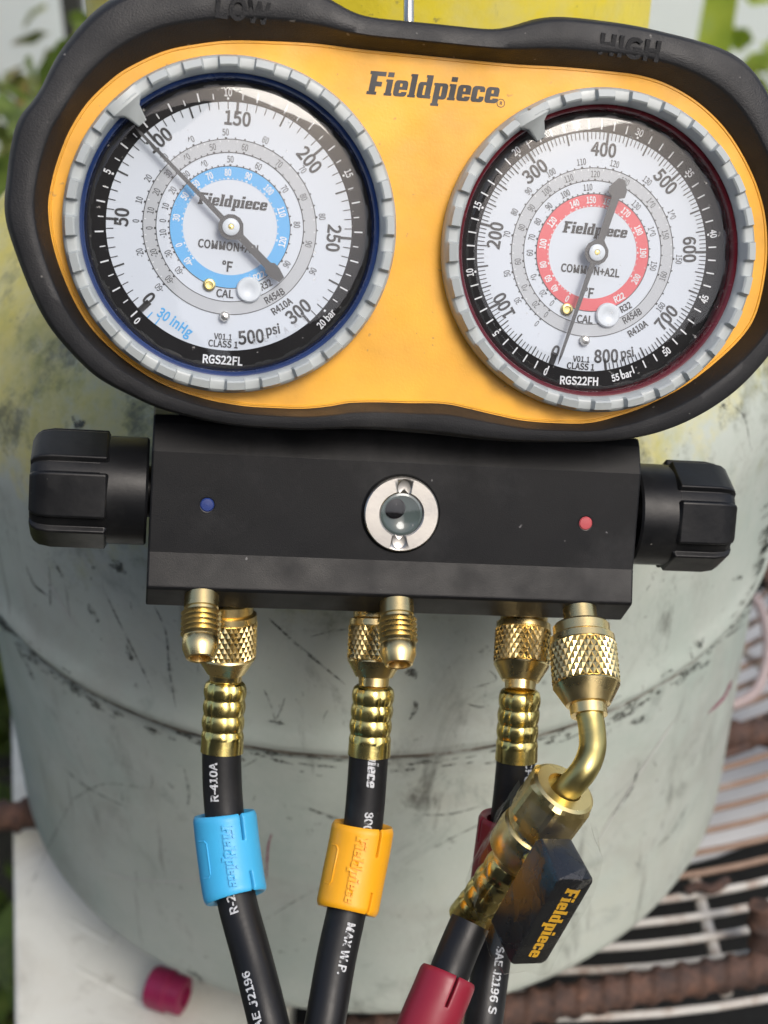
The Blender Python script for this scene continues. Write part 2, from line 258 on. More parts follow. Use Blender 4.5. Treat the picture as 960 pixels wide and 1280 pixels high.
# ------------------------------------------------------------------ lettering (outlines filled as flat mesh)
_tc = {}
def _curve2mesh(cu):
    o = bpy.data.objects.new('tmp_text', cu); COL.objects.link(o)
    dg = bpy.context.evaluated_depsgraph_get(); dg.update()
    me = o.evaluated_get(dg).to_mesh()
    vs = [(v.co.x, v.co.y) for v in me.vertices]; fs = [tuple(p.vertices) for p in me.polygons]
    o.evaluated_get(dg).to_mesh_clear(); bpy.data.objects.remove(o); bpy.data.curves.remove(cu)
    return vs, fs
GLYPH = {'r':{'0':(76,"58 94 64 84 68 69 70 50 68 31 64 17 58 6 49 0 38 -3 27 0 18 6 12 17 7 31 6 50 7 69 12 84 18 94 27 100 38 103 49 100;21 66 20 50 21 35 23 23 27 15 32 11 38 9 44 11 49 15 53 23 55 35 56 50 55 66 53 77 49 85 44 90 38 91 32 90 27 85 23 77"),'1':(76,"11 -1 11 11 34 11 34 84 16 84 16 94 21 95 26 96 30 97 34 99 37 101 48 101 48 11 68 11 68 -1"),'2':(76,"10 93 15 97 21 100 28 102 35 103 45 101 53 97 60 91 64 83 65 72 63 60 58 48 49 35 38 22 27 11 28 11 31 11 35 11 38 11 41 12 70 12 70 -1 5 -1 5 8 22 24 35 37 44 50 49 61 51 72 50 78 48 83 45 87 40 90 33 91 29 90 25 89 20 86 17 83 13 79 4 87"),'3':(76,"43 61 48 65 50 70 51 76 50 81 48 85 45 88 41 90 35 91 31 90 26 89 22 87 18 85 14 81 7 90 12 94 17 98 23 100 29 102 35 103 45 101 53 98 60 93 64 86 65 77 65 70 62 64 58 59 53 55 48 52 48 53 54 50 60 47 65 41 68 35 69 27 67 17 62 8 55 2 46 -1 36 -3 27 -2 20 0 13 3 8 7 3 12 10 21 15 17 19 14 23 12 29 10 35 9 42 10 47 12 51 16 54 21 55 27 54 34 51 39 45 43 36 46 24 46 24 57 35 58"),'4':(76,"44 80 43 77 41 74 39 71 17 38 46 38 46 68 46 72 46 75 46 79 46 83 46 86 47 86 46 83;46 -1 46 27 2 27 2 36 44 101 59 101 59 38 72 38 72 27 59 27 59 -1"),'5':(76,"32 64 35 65 38 65 48 64 57 60 63 54 68 45 69 32 67 20 62 11 55 3 46 -1 36 -3 27 -2 19 0 13 3 8 7 3 11 10 21 14 17 18 14 23 12 28 10 34 9 41 10 47 13 51 18 54 24 55 32 54 40 51 46 47 50 42 53 35 54 31 54 28 53 25 52 22 51 18 48 11 53 14 101 64 101 64 89 27 89 24 62 26 63 29 64"),'6':(76,"27 58 32 61 37 62 42 63 52 62 60 58 66 51 69 42 71 31 69 20 65 10 58 3 50 -1 41 -3 30 -1 21 6 13 16 9 30 7 48 9 69 14 84 23 95 33 101 45 103 51 102 56 101 61 98 65 96 69 92 61 83 58 86 55 88 52 89 49 90 45 91 37 89 31 85 25 78 22 66 20 52 23 55;28 48 24 44 20 40 22 29 25 20 29 14 34 10 41 9 46 10 51 13 54 17 56 23 57 31 57 38 54 44 51 48 46 51 40 52 36 52 32 50"),'7':(76,"70 92 58 75 50 58 45 41 42 22 41 -1 26 -1 28 21 31 40 37 57 44 74 54 89 6 89 6 101 70 101"),'8':(76,"67 38 69 32 70 24 69 16 64 8 58 2 49 -1 38 -3 28 -1 19 2 12 8 7 16 5 25 7 33 9 39 14 45 19 50 24 53 24 53 20 56 16 60 13 65 11 70 10 76 12 85 16 92 22 98 29 101 38 102 48 101 56 97 62 92 65 84 67 75 66 69 64 63 60 58 57 54 53 51 53 51 58 48 63 43;55 31 52 37 46 41 39 44 31 48 27 45 23 41 21 36 19 31 18 26 19 20 22 15 26 12 32 9 38 8 45 9 50 11 54 15 56 19 57 24;38 91 33 91 29 89 26 86 24 81 23 76 24 70 28 65 32 61 38 58 45 55 48 59 51 62 53 66 54 70 54 74 54 80 52 85 48 88 44 91"),'9':(76,"19 69 19 62 21 56 25 52 29 49 36 48 40 48 44 50 48 52 52 56 56 61 54 72 51 80 47 86 41 90 35 91 30 90 25 87 22 83 19 77;32 -3 26 -2 20 -1 15 2 11 5 7 8 15 17 18 14 21 12 24 11 28 10 32 9 39 11 45 15 50 22 54 34 56 48 53 45 49 42 44 39 39 38 34 37 24 38 16 42 10 49 7 58 5 69 7 80 11 90 17 97 25 101 35 103 46 101 55 95 63 85 67 72 69 54 67 33 62 17 53 6 43 -1"),'-':(47,"42 44 42 33 5 33 5 44"),'+':(76,"44 56 71 56 71 45 44 45 44 15 32 15 32 45 4 45 4 56 32 56 32 86 44 86"),'.':(38,"10 11 9 8 10 4 11 1 13 -1 16 -2 19 -3 22 -2 25 -1 27 1 28 4 29 8 28 11 27 14 25 16 22 17 19 18 16 17 13 16 11 14"),'°':(50,"15 89 15 85 15 81 17 78 19 75 22 74 25 73 29 74 32 75 34 78 36 81 36 85 36 89 34 92 32 95 29 96 25 97 22 96 19 95 17 92;41 72 37 68 31 66 25 65 19 66 14 68 9 72 6 78 5 85 6 92 9 97 14 102 19 104 25 105 31 104 37 102 41 97 44 92 45 85 44 78"),'A':(83,"49 101 83 -1 68 -1 59 30 23 30 14 -1 -1 -1 34 101;32 56 27 41 55 41 51 56 49 62 47 69 45 76 43 83 41 89 42 89 40 83 38 76 36 69 34 62"),'B':(90,"82 18 77 10 69 4 58 0 46 -1 13 -1 13 101 43 101 55 100 65 97 72 92 77 85 79 76 78 70 76 64 73 59 69 56 64 53 64 54 70 52 76 48 80 43 83 37 84 29;53 46 44 47 27 47 27 11 44 11 53 12 60 14 66 18 69 23 70 30 69 36 66 41 61 44;42 89 27 89 27 58 41 58 50 59 57 61 61 64 64 69 65 74 64 80 61 84 57 87 50 89"),'C':(87,"83 13 78 7 72 3 66 0 59 -2 51 -3 37 0 25 6 15 17 9 32 7 50 9 68 16 83 25 93 38 100 52 103 59 102 66 100 71 97 76 94 81 90 73 80 69 84 65 86 61 88 57 90 52 90 42 88 34 83 27 75 23 64 22 50 23 37 27 25 33 17 42 12 52 10 57 11 62 12 67 14 71 17 75 22"),'D':(94,"50 13 38 11 27 11 27 89 38 89 50 87 60 83 67 75 71 64 72 50 71 37 67 26 60 18;79 82 85 68 87 50 85 33 79 19 69 8 56 1 39 -1 13 -1 13 101 39 101 56 99 69 92"),'E':(80,"72 101 13 101 13 -1 74 -1 74 12 27 12 27 46 65 46 65 59 27 59 27 89 72 89"),'F':(75,"65 56 65 44 27 44 27 -1 13 -1 13 101 72 101 72 89 27 89 27 56"),'G':(94,"34 83 27 75 23 64 22 50 23 37 27 25 34 17 43 12 54 10 58 10 62 11 66 12 69 14 72 16 72 41 50 41 50 53 85 53 85 9 80 5 74 2 68 0 61 -2 53 -3 38 0 25 6 16 17 9 32 7 50 9 68 16 83 26 93 39 100 54 103 62 102 69 100 74 97 79 94 84 90 76 80 72 84 68 86 64 88 60 89 54 90 43 88"),'H':(99,"86 101 86 -1 72 -1 72 46 27 46 27 -1 13 -1 13 101 27 101 27 59 72 59 72 101"),'I':(40,"27 101 27 -1 13 -1 13 101"),'L':(74,"27 101 27 12 71 12 71 -1 13 -1 13 101"),'M':(111,"29 101 49 47 50 43 52 38 53 34 55 30 56 26 55 26 57 30 58 34 59 38 61 43 62 47 81 101 98 101 98 -1 86 79 86 84 87 84 79 62 85 61 85 67 85 73 86 79;25 73 26 67 26 61 26 55 26 -1 13 -1 13 101 29 101;79 62 60 9 50 9 31 62 23 84 24 84 25 79 25 73"),'N':(99,"24 83 25 83 25 78 26 71 26 65 26 59 26 53 26 -1 13 -1 13 101 27 101 64 37 74 17 74 17 73 22 73 29 72 35 72 42 72 48 72 101 86 101 86 -1 71 -1 35 63"),'O':(101,"22 50 23 37 27 25 33 17 41 12 51 10 60 12 68 17 74 25 78 37 80 50 78 64 74 75 68 83 60 88 51 90 41 88 33 83 27 75 23 64;77 7 65 0 51 -3 36 0 24 7 15 18 9 32 7 50 9 68 15 83 24 94 36 100 51 103 65 100 77 94 86 83 92 68 94 50 92 32 86 18"),'P':(86,"65 78 62 83 57 87 50 88 41 89 27 89 27 51 41 51 51 52 58 54 62 58 65 63 66 71;74 50 66 44 55 40 43 39 27 39 27 -1 13 -1 13 101 42 101 55 100 65 97 74 91 79 82 80 71 79 59"),'R':(87,"51 54 43 53 27 53 27 89 43 89 52 88 58 87 63 83 66 79 67 72 66 65 63 60 58 56;72 50 65 46 59 43 84 -1 68 -1 44 42 27 42 27 -1 13 -1 13 101 45 101 57 100 66 97 74 91 79 83 81 72 80 63 77 56"),'S':(81,"31 49 25 52 20 56 15 61 12 67 10 75 12 84 16 92 23 98 32 101 43 103 50 102 56 100 62 98 68 94 73 90 66 80 61 84 57 86 53 88 48 90 43 90 37 89 32 87 28 85 26 81 25 76 26 71 28 68 32 65 36 62 41 60 55 54 62 51 68 47 72 41 75 35 76 27 75 17 70 9 63 3 53 -1 41 -3 33 -2 25 0 18 3 12 7 5 13 14 23 19 18 24 15 30 12 36 11 42 10 49 11 54 13 58 16 61 20 62 26 61 31 59 35 55 38 51 40 46 43"),'T':(82,"78 101 78 89 48 89 48 -1 34 -1 34 89 3 89 3 101"),'V':(78,"38 20 40 14 39 14 41 20 43 26 45 33 47 39 49 46 65 101 80 101 47 -1 31 -1 -1 101 14 101 30 46 32 39 34 33 36 26"),'W':(120,"85 26 86 20 88 14 87 14 88 20 89 26 90 33 91 39 93 46 103 101 117 101 96 -1 80 -1 64 60 63 65 62 69 61 74 60 78 60 82 60 82 59 78 58 74 57 69 56 65 55 60 40 -1 24 -1 3 101 17 101 28 46 29 39 30 33 31 26 33 20 34 14 33 14 34 20 36 26 37 33 38 39 40 46 54 101 67 101 81 46 82 39 84 33"),'X':(78,"3 101 31 52 1 -1 16 -1 31 27 32 30 34 33 35 36 37 39 39 42 38 42 40 39 42 36 43 33 45 30 47 27 62 -1 77 -1 48 51 75 101 60 101 47 75 45 72 44 69 43 66 41 63 40 61 40 61 39 63 37 67 35 69 34 72 32 75 19 101"),'J':(73,"14 22 4 14 8 8 13 3 19 0 25 -2 32 -3 43 -1 51 4 56 11 60 19 61 29 61 101 46 101 46 31 46 23 44 17 41 13 37 11 31 10 27 10 24 12 20 14 17 17"),'p':(85,"55 -1 45 -3 41 -2 37 -1 33 1 28 3 26 5 26 -6 26 -32 12 -32 12 75 23 75 25 66 24 66 28 69 33 72 38 75 43 76 48 77 59 75 67 70 73 62 77 51 78 38 76 24 72 13 64 4;61 55 57 60 52 63 45 65 41 64 38 63 34 61 30 58 26 55 26 17 29 14 33 12 37 11 40 10 43 10 50 11 55 14 60 20 63 28 64 38 63 47"),'s':(64,"45 75 49 73 54 71 58 68 51 59 47 61 44 63 41 64 38 65 34 66 29 65 26 64 23 61 22 59 21 56 22 52 24 49 27 47 32 45 37 43 43 41 49 38 55 34 58 28 60 20 58 13 55 7 49 2 42 -1 32 -3 26 -2 19 -1 14 2 8 4 3 8 10 18 15 14 19 12 23 10 27 9 32 9 37 9 41 11 44 13 46 16 46 19 45 23 43 26 39 29 35 31 30 33 23 35 18 38 12 43 9 48 8 55 9 62 12 68 18 73 25 76 34 77 39 76"),'i':(38,"10 101 10 98 10 95 11 92 13 90 16 89 19 89 22 89 24 90 26 92 28 95 28 98 28 101 26 103 24 105 22 106 19 107 16 106 13 105 11 103;12 -1 12 75 26 75 26 -1"),'b':(84,"57 60 52 63 45 65 41 64 37 63 34 61 30 58 26 55 26 17 29 14 33 12 37 11 40 10 43 10 50 11 55 14 60 20 63 28 64 38 63 47 61 55;64 4 55 -1 45 -3 41 -2 36 -1 32 1 28 4 24 7 24 7 23 -1 12 -1 12 109 26 109 26 79 25 67 28 70 33 72 38 75 43 76 48 77 59 75 67 70 73 62 77 51 78 38 76 24 72 13"),'a':(77,"54 8 50 5 45 2 40 0 35 -2 30 -3 22 -2 16 1 11 6 8 12 7 19 9 28 14 36 24 41 36 45 53 48 52 52 51 57 48 61 44 64 38 65 33 64 29 63 24 61 20 59 16 57 10 67 15 70 21 72 27 75 33 76 40 77 50 75 58 71 63 65 66 56 67 46 67 -1 55 -1 54 8;45 13 49 15 53 18 53 38 41 36 31 33 25 29 22 25 21 20 21 16 23 13 26 11 29 9 33 9 37 9 41 11"),'n':(83,"57 58 54 62 50 64 45 64 41 64 37 63 34 60 30 57 26 53 26 -1 12 -1 12 75 23 75 25 64 24 64 28 68 33 71 38 74 43 76 49 77 58 76 64 72 69 66 72 57 73 47 73 -1 59 -1 59 45 58 53"),'r':(53,"47 64 45 64 44 64 40 63 36 62 33 59 29 54 26 47 26 -1 12 -1 12 75 23 75 25 61 24 61 27 66 31 71 35 74 40 76 45 77 47 77 49 77 51 76 52 76 54 75 51 63 49 63 48 64"),'g':(77,"61 -7 62 -10 61 -15 58 -19 53 -22 47 -24 39 -25 32 -24 26 -23 22 -20 20 -17 19 -13 19 -10 20 -8 21 -5 23 -3 26 -1 27 -1 29 -2 31 -2 33 -2 35 -2 48 -2 53 -2 57 -3 60 -5;14 25 16 28 19 29 19 29 16 32 13 35 11 39 9 44 9 50 10 59 15 66 21 72 29 76 37 77 40 77 42 76 44 76 46 75 48 75 74 75 74 64 60 64 61 63 63 60 64 57 65 53 65 49 64 40 60 33 54 27 46 24 37 23 35 23 33 23 30 24 28 24 27 25 25 24 24 23 23 21 23 19 22 17 23 15 24 13 26 11 30 10 35 10 49 10 59 9 66 7 71 4 75 -2 76 -8 74 -17 69 -24 61 -30 50 -34 38 -35 27 -34 19 -32 12 -27 8 -22 6 -14 7 -10 8 -7 10 -3 14 0 17 3 17 3 15 4 13 6 12 9 11 12 10 15 11 19 12 22;37 66 33 65 29 63 25 60 23 55 22 50 23 44 25 39 29 36 33 33 37 33 42 33 46 36 49 39 52 44 52 50 52 55 50 60 46 63 42 65")},
'b':{'0':(76,"68 15 61 3 50 -4 38 -7 25 -4 15 3 8 15 4 31 2 50 4 70 8 85 15 97 25 104 38 107 50 104 61 97 68 85 72 70 74 50 72 31;34 86 30 83 27 76 24 65 24 50 24 35 27 24 30 18 34 14 38 13 42 14 46 18 49 24 51 35 52 50 51 65 49 76 46 83 42 86 38 87"),'1':(76,"72 -5 7 -5 7 15 30 15 30 80 12 80 12 97 20 99 25 100 28 101 32 102 36 105 51 105 51 15 72 15"),'2':(76,"38 15 41 15 74 15 74 -5 1 -5 1 9 20 26 32 40 41 52 46 63 47 72 47 77 45 81 42 84 39 86 33 87 30 87 26 85 23 83 19 80 13 73 -1 87 7 96 13 100 20 104 27 106 35 106 46 105 56 100 63 93 67 84 69 72 67 59 61 46 53 33 41 20 37 15 28 15 31 15 34 15"),'3':(76,"10 98 15 101 21 104 28 106 36 106 46 105 55 102 63 95 68 87 69 77 68 69 66 62 61 56 55 52 52 50 52 55 56 54 63 49 68 43 72 36 73 27 71 15 66 6 57 -1 47 -5 36 -6 26 -6 18 -3 11 0 5 4 -2 12 10 27 17 20 21 17 25 15 30 14 35 13 41 14 45 16 48 19 50 22 51 27 50 32 48 36 43 39 36 42 20 43 20 61 34 62 41 65 45 68 47 71 47 76 47 80 45 83 43 85 40 86 35 87 31 87 28 86 24 84 21 82 14 75 1 91"),'4':(76,"42 72 42 68 42 42 24 42 42 69 44 72 46 75 48 78 49 81 49 82 42 82 42 83 42 79 42 75;63 105 63 42 76 42 76 23 63 23 63 -5 42 -5 42 23 -2 23 -2 37 42 105"),'5':(76,"48 44 45 47 41 49 35 50 32 50 29 50 27 49 24 47 18 44 7 51 11 105 68 105 68 85 30 85 29 68 24 66 27 67 31 68 34 69 39 69 49 68 59 63 66 56 71 46 73 32 71 19 66 8 57 0 47 -5 36 -6 26 -6 18 -3 11 0 5 4 -3 11 9 27 17 20 20 17 24 15 29 14 34 13 40 14 44 16 48 20 50 25 51 32 50 39"),'6':(76,"32 17 36 14 41 13 45 14 48 16 51 19 53 24 53 31 53 37 51 42 48 45 45 47 40 48 37 48 34 47 31 45 27 42 25 39 26 30 28 22;44 106 51 106 57 104 63 102 67 99 75 92 61 77 55 83 53 85 51 86 48 87 45 87 39 86 33 82 29 76 26 65 25 63 20 58 25 61 31 64 36 66 42 67 53 65 62 61 69 53 73 43 75 31 73 19 68 8 61 0 52 -5 41 -7 28 -4 18 3 10 14 5 29 3 48 5 69 11 86 20 98 32 104"),'7':(76,"44 -5 22 -5 24 22 28 41 33 59 41 75 47 85 2 85 2 105 74 105 74 91 61 73 54 57 49 40 46 21"),'8':(76,"71 40 73 33 74 24 73 15 67 6 60 -1 50 -5 38 -7 27 -5 17 -1 9 5 3 14 1 25 3 34 6 41 11 48 17 53 20 54 17 53 13 58 9 63 7 69 6 76 8 86 13 94 20 101 28 105 38 106 49 105 58 100 65 94 69 85 71 75 70 68 68 61 63 56 60 51 57 52 60 51 66 46;51 30 49 34 44 37 37 40 31 44 30 42 26 39 25 35 23 30 22 26 23 21 25 18 28 15 33 13 38 12 44 13 48 14 51 17 52 20 53 24;38 87 34 87 31 86 29 84 28 80 27 76 28 72 31 68 34 64 40 62 45 59 45 62 48 64 49 67 50 70 50 74 50 79 49 83 46 85 43 87"),'9':(76,"51 39 45 36 40 34 33 33 23 35 14 39 7 47 3 57 1 69 3 81 8 92 15 100 24 105 35 107 47 104 58 98 66 87 71 72 73 54 71 32 65 15 56 3 45 -4 32 -6 25 -6 19 -4 13 -2 9 1 1 8 14 23 20 17 23 16 26 14 29 14 31 13 37 14 42 18 47 24 50 35 51 37 56 42;42 53 45 56 49 59 52 62 50 71 48 78 44 84 40 86 35 87 31 87 28 85 25 81 23 76 22 69 23 63 25 58 27 55 31 53 36 52 39 52"),'-':(47,"46 29 2 29 2 48 46 48"),'+':(76,"28 11 28 41 1 41 1 60 28 60 28 90 48 90 48 60 75 60 75 41 48 41 48 11"),'.':(38,"15 21 19 22 23 21 27 19 30 16 32 12 33 8 32 3 30 -1 27 -4 23 -6 19 -7 15 -6 11 -4 8 -1 6 3 5 8 6 12 8 16 11 19"),'°':(50,"44 70 39 65 33 62 25 61 18 62 11 65 6 70 3 77 1 85 3 93 6 100 11 105 18 108 25 109 33 108 39 105 44 100 48 93 49 85 48 77;28 92 25 93 23 92 21 91 20 90 19 88 18 85 19 82 20 80 21 78 23 78 25 77 28 78 29 78 31 80 32 82 32 85 32 88 31 90 29 91"),'A':(83,"40 68 38 61 35 55 32 45 50 45 47 55 45 61 43 68 41 75 39 82 38 85 44 85 44 82 42 75;52 105 31 105 -6 -5 17 -5 26 26 56 26 66 -5 89 -5"),'B':(90,"81 87 82 76 82 69 80 62 76 57 71 52 68 51 68 57 72 55 78 51 84 46 87 38 88 29 86 17 80 7 71 0 59 -3 46 -5 9 -5 9 105 44 105 56 104 66 101 75 95;31 43 31 15 44 15 52 15 59 17 63 20 65 24 66 30 65 35 63 38 59 41 53 42 44 43;31 85 31 62 41 62 49 63 55 65 58 67 60 70 61 74 60 78 58 81 55 83 49 85 42 85"),'C':(87,"89 12 80 4 74 0 67 -4 60 -6 51 -6 36 -4 22 3 12 15 5 31 3 50 6 69 12 85 23 97 36 104 52 106 60 106 67 104 73 101 79 97 86 90 73 75 67 81 63 83 60 85 56 86 53 86 44 84 36 80 31 73 27 63 26 50 27 37 30 27 36 20 43 16 52 14 57 14 61 16 65 18 68 20 75 27"),'D':(94,"39 105 9 105 9 -5 40 -5 57 -2 72 5 82 16 88 32 91 50 88 69 82 84 71 96 57 102;67 38 68 50 67 63 63 73 57 79 49 84 37 85 31 85 31 15 37 15 49 17 57 21 63 28"),'E':(80,"76 85 31 85 31 63 69 63 69 43 31 43 31 15 78 15 78 -5 9 -5 9 105 76 105"),'F':(75,"31 60 69 60 69 40 31 40 31 -5 9 -5 9 105 76 105 76 85 31 85"),'G':(94,"61 -6 53 -6 37 -4 23 3 12 15 6 31 3 50 6 69 12 85 23 97 37 104 54 106 62 106 70 104 76 100 82 97 89 90 76 75 70 81 66 83 63 85 59 86 54 86 45 84 37 80 31 73 27 63 26 50 27 37 31 27 36 20 44 16 55 14 58 14 61 15 65 16 67 17 68 17 68 37 46 37 46 57 89 57 89 8 82 2 76 -1 69 -4"),'H':(99,"68 -5 68 43 31 43 31 -5 9 -5 9 105 31 105 31 63 68 63 68 105 90 105 90 -5"),'I':(40,"31 -5 9 -5 9 105 31 105"),'L':(74,"31 105 31 15 75 15 75 -5 9 -5 9 105"),'M':(111,"58 48 79 105 102 105 102 -5 81 -5 81 55 81 61 81 67 81 74 82 80 82 80 90 80 83 60 63 5 48 5 28 60 21 80 29 80 29 80 29 73 29 67 30 61 30 55 30 -5 9 -5 9 105 32 105 52 48 54 44 55 40 57 36 58 31 59 30 53 30 53 31 54 35 56 40 57 44"),'N':(99,"67 39 77 21 70 21 69 22 69 29 69 35 68 42 68 48 68 105 90 105 90 -5 69 -5 31 61 22 79 29 79 29 78 30 72 30 65 30 59 30 53 30 -5 9 -5 9 105 29 105"),'O':(101,"90 85 96 69 98 50 96 31 90 16 80 4 66 -4 51 -7 35 -4 22 4 12 16 5 31 3 50 5 69 12 85 22 97 35 104 51 107 66 104 80 97;26 50 27 37 30 27 36 20 42 16 51 14 59 16 66 20 71 27 74 37 76 50 74 63 71 73 66 80 59 84 51 86 42 84 36 80 30 73 27 63"),'P':(86,"43 35 31 35 31 -5 9 -5 9 105 42 105 56 104 67 100 76 94 82 84 84 71 82 58 77 48 68 40 56 36;62 71 62 77 59 80 56 83 49 85 41 85 31 85 31 55 41 55 50 55 56 57 59 60 62 64"),'R':(87,"83 85 85 72 83 62 80 54 74 47 67 42 64 41 91 -5 66 -5 42 38 31 38 31 -5 9 -5 9 105 45 105 57 104 68 100 77 94;60 81 56 83 51 85 43 85 31 85 31 57 43 57 51 58 56 60 60 63 62 66 63 72 62 77"),'S':(81,"26 18 31 16 36 14 42 14 48 15 52 16 55 19 57 22 58 26 57 29 56 32 53 34 49 37 44 39 30 45 23 48 17 53 12 58 8 66 6 75 8 86 13 94 21 101 31 105 43 106 50 106 58 104 64 101 70 97 78 90 66 75 59 81 55 83 51 85 47 86 43 86 37 85 34 84 31 82 29 79 29 76 29 73 31 70 34 68 38 66 43 64 57 58 64 54 70 50 76 44 79 36 80 27 78 16 73 7 65 0 54 -5 42 -6 32 -6 24 -4 16 0 9 4 0 13 14 28 22 21"),'T':(82,"82 85 52 85 52 -5 30 -5 30 85 0 85 0 105 82 105"),'V':(78,"42 21 43 17 36 17 38 21 39 27 41 34 43 40 45 47 62 105 85 105 50 -5 29 -5 -6 105 17 105 34 47 36 40 38 34 40 27"),'W':(120,"56 78 63 78 63 78 62 73 61 68 60 64 59 59 43 -5 21 -5 -2 105 20 105 32 46 33 40 34 33 35 27 36 20 37 18 30 18 30 21 32 27 33 34 35 40 36 47 51 105 70 105 84 47 86 40 87 34 89 27 90 21 91 18 84 18 84 20 85 27 87 33 88 40 89 46 100 105 122 105 99 -5 77 -5 61 59 59 64 58 69 58 73 57 78"),'X':(78,"41 28 40 31 38 34 36 37 36 39 41 39 41 38 39 34 37 31 36 28 34 25 19 -5 -6 -5 26 52 -4 105 21 105 36 77 37 74 39 71 40 68 42 65 42 64 37 64 38 65 39 68 40 71 42 74 43 77 58 105 82 105 52 51 84 -5 59 -5 43 25"),'J':(73,"23 17 25 15 28 14 31 14 35 15 38 16 40 19 42 23 43 31 43 105 65 105 65 29 63 18 60 9 54 1 44 -5 32 -6 24 -6 17 -4 11 0 5 5 -2 15 15 27 20 19"),'p':(85,"40 -6 35 -5 31 -3 26 0 30 -3 30 -6 30 -36 8 -36 8 79 27 79 28 70 23 70 26 73 31 76 36 78 42 80 48 81 60 79 70 73 77 64 81 52 82 38 80 23 75 11 67 1 57 -5 45 -6;57 53 54 57 50 60 45 61 42 60 39 59 36 58 32 55 30 53 30 19 32 17 35 15 38 14 41 14 43 13 48 14 53 17 56 22 59 29 60 38 59 46"),'s':(64,"12 -2 6 1 -2 7 9 23 17 18 21 16 24 14 28 13 32 13 36 13 39 14 41 16 42 17 42 19 42 21 40 23 37 25 33 27 28 29 22 32 15 35 10 40 5 46 4 55 5 63 9 70 15 76 24 79 34 81 40 80 46 79 51 77 56 74 64 68 52 53 45 58 43 59 40 61 37 61 34 62 30 61 28 60 26 59 25 57 25 56 25 54 27 52 29 51 33 49 38 47 45 44 51 41 57 36 62 29 64 20 62 12 58 4 51 -2 43 -5 32 -6 25 -6 18 -4"),'i':(38,"29 105 31 102 32 98 31 93 29 90 27 87 23 85 19 85 15 85 11 87 8 90 6 94 6 98 6 102 8 105 11 108 15 110 19 110 23 110 27 108;8 -5 8 79 30 79 30 -5"),'b':(84,"30 -2 25 1 22 3 28 3 27 -5 8 -5 8 113 30 113 30 79 30 75 26 73 31 76 36 78 42 80 48 81 60 79 70 73 77 64 81 52 82 38 80 23 75 11 67 1 57 -5 45 -6 40 -6 35 -5;57 53 54 57 50 60 45 61 42 60 39 59 36 58 32 55 30 53 30 19 32 17 35 15 38 14 41 14 43 13 48 14 53 17 56 22 59 29 60 38 59 46"),'a':(77,"14 51 5 68 13 73 19 76 25 78 33 80 40 81 51 79 60 74 66 66 70 57 71 46 71 -5 52 -5 50 4 56 4 52 2 47 -2 42 -4 36 -6 30 -6 21 -5 14 -2 8 3 5 10 3 19 5 30 12 38 22 45 36 49 48 51 48 52 47 56 45 58 43 60 38 61 34 61 30 60 26 58 22 56;46 18 49 20 49 33 41 32 33 29 28 26 25 23 25 20 25 17 26 15 28 14 30 13 33 13 36 13 40 14 43 16"),'n':(83,"36 78 42 80 49 81 59 79 67 75 72 67 76 58 76 47 76 -5 55 -5 55 45 54 52 53 56 51 59 49 60 45 60 42 60 39 59 36 57 32 54 30 52 30 -5 8 -5 8 79 27 79 28 68 22 68 26 71 31 75"),'r':(53,"30 -5 8 -5 8 79 27 79 28 65 22 65 24 69 28 74 33 77 39 80 45 81 47 81 50 80 52 80 54 79 59 77 54 58 48 60 47 60 46 60 45 60 44 60 41 60 38 58 35 56 32 52 30 47"),'g':(77,"68 11 74 6 78 0 80 -9 78 -18 72 -27 63 -33 51 -37 38 -39 27 -38 17 -35 9 -30 4 -23 2 -15 3 -9 5 -5 7 -1 11 3 13 5 13 1 13 1 10 4 8 7 7 11 6 15 7 20 9 24 11 28 14 31 15 31 15 28 13 29 10 33 7 38 6 43 5 50 7 60 11 69 19 75 27 79 37 81 40 81 43 80 45 80 48 79 49 79 78 79 78 60 69 60 64 65 66 62 68 58 69 54 69 49 68 39 63 30 56 24 47 20 38 19 35 19 32 19 29 20 27 21 27 21 28 21 27 20 27 19 27 18 26 17 27 16 27 16 28 15 30 14 35 14 49 14 59 13;48 45 48 50 48 54 46 58 44 60 41 62 37 62 34 62 31 60 29 58 27 54 26 50 27 45 29 41 31 39 34 37 37 37 41 37 44 39 46 41;52 -6 48 -6 35 -6 33 -6 31 -6 29 -5 27 -5 27 -5 26 -6 24 -8 23 -9 23 -11 23 -12 23 -15 25 -17 28 -19 33 -20 39 -21 46 -20 52 -18 55 -16 57 -13 58 -10 58 -9 57 -8 56 -7")},
}
def _glyph(c, w):
    k = (c, w, 'g')
    if k not in _tc:
        cu = bpy.data.curves.new('tmp_text', 'CURVE'); cu.dimensions = '2D'; cu.fill_mode = 'FRONT'
        for lp in GLYPH[w][c][1].split(';'):
            q = [int(a) for a in lp.split()]; sp = cu.splines.new('POLY'); sp.points.add(len(q)//2-1); sp.use_cyclic_u = True
            for m, pt in enumerate(sp.points): pt.co = (q[2*m]/100, q[2*m+1]/100, 0, 1)
        _tc[k] = _curve2mesh(cu)
    return _tc[k]
def glyphs(s, bold=.02):                       # a line of lettering, cap height 1, centred
    w = 'b' if bold >= .02 else 'r'; vs, fs = [], []; x = 0
    for c in s:
        if c == ' ': x += .36; continue
        gv, gf = _glyph(c, w); o = len(vs); vs += [(a+x, b-.5) for a, b in gv]; fs += [tuple(i+o for i in f) for f in gf]
        x += GLYPH[w][c][0]/100 + (.02 if w == 'b' else 0)
    return [(a-x/2, b) for a, b in vs], fs
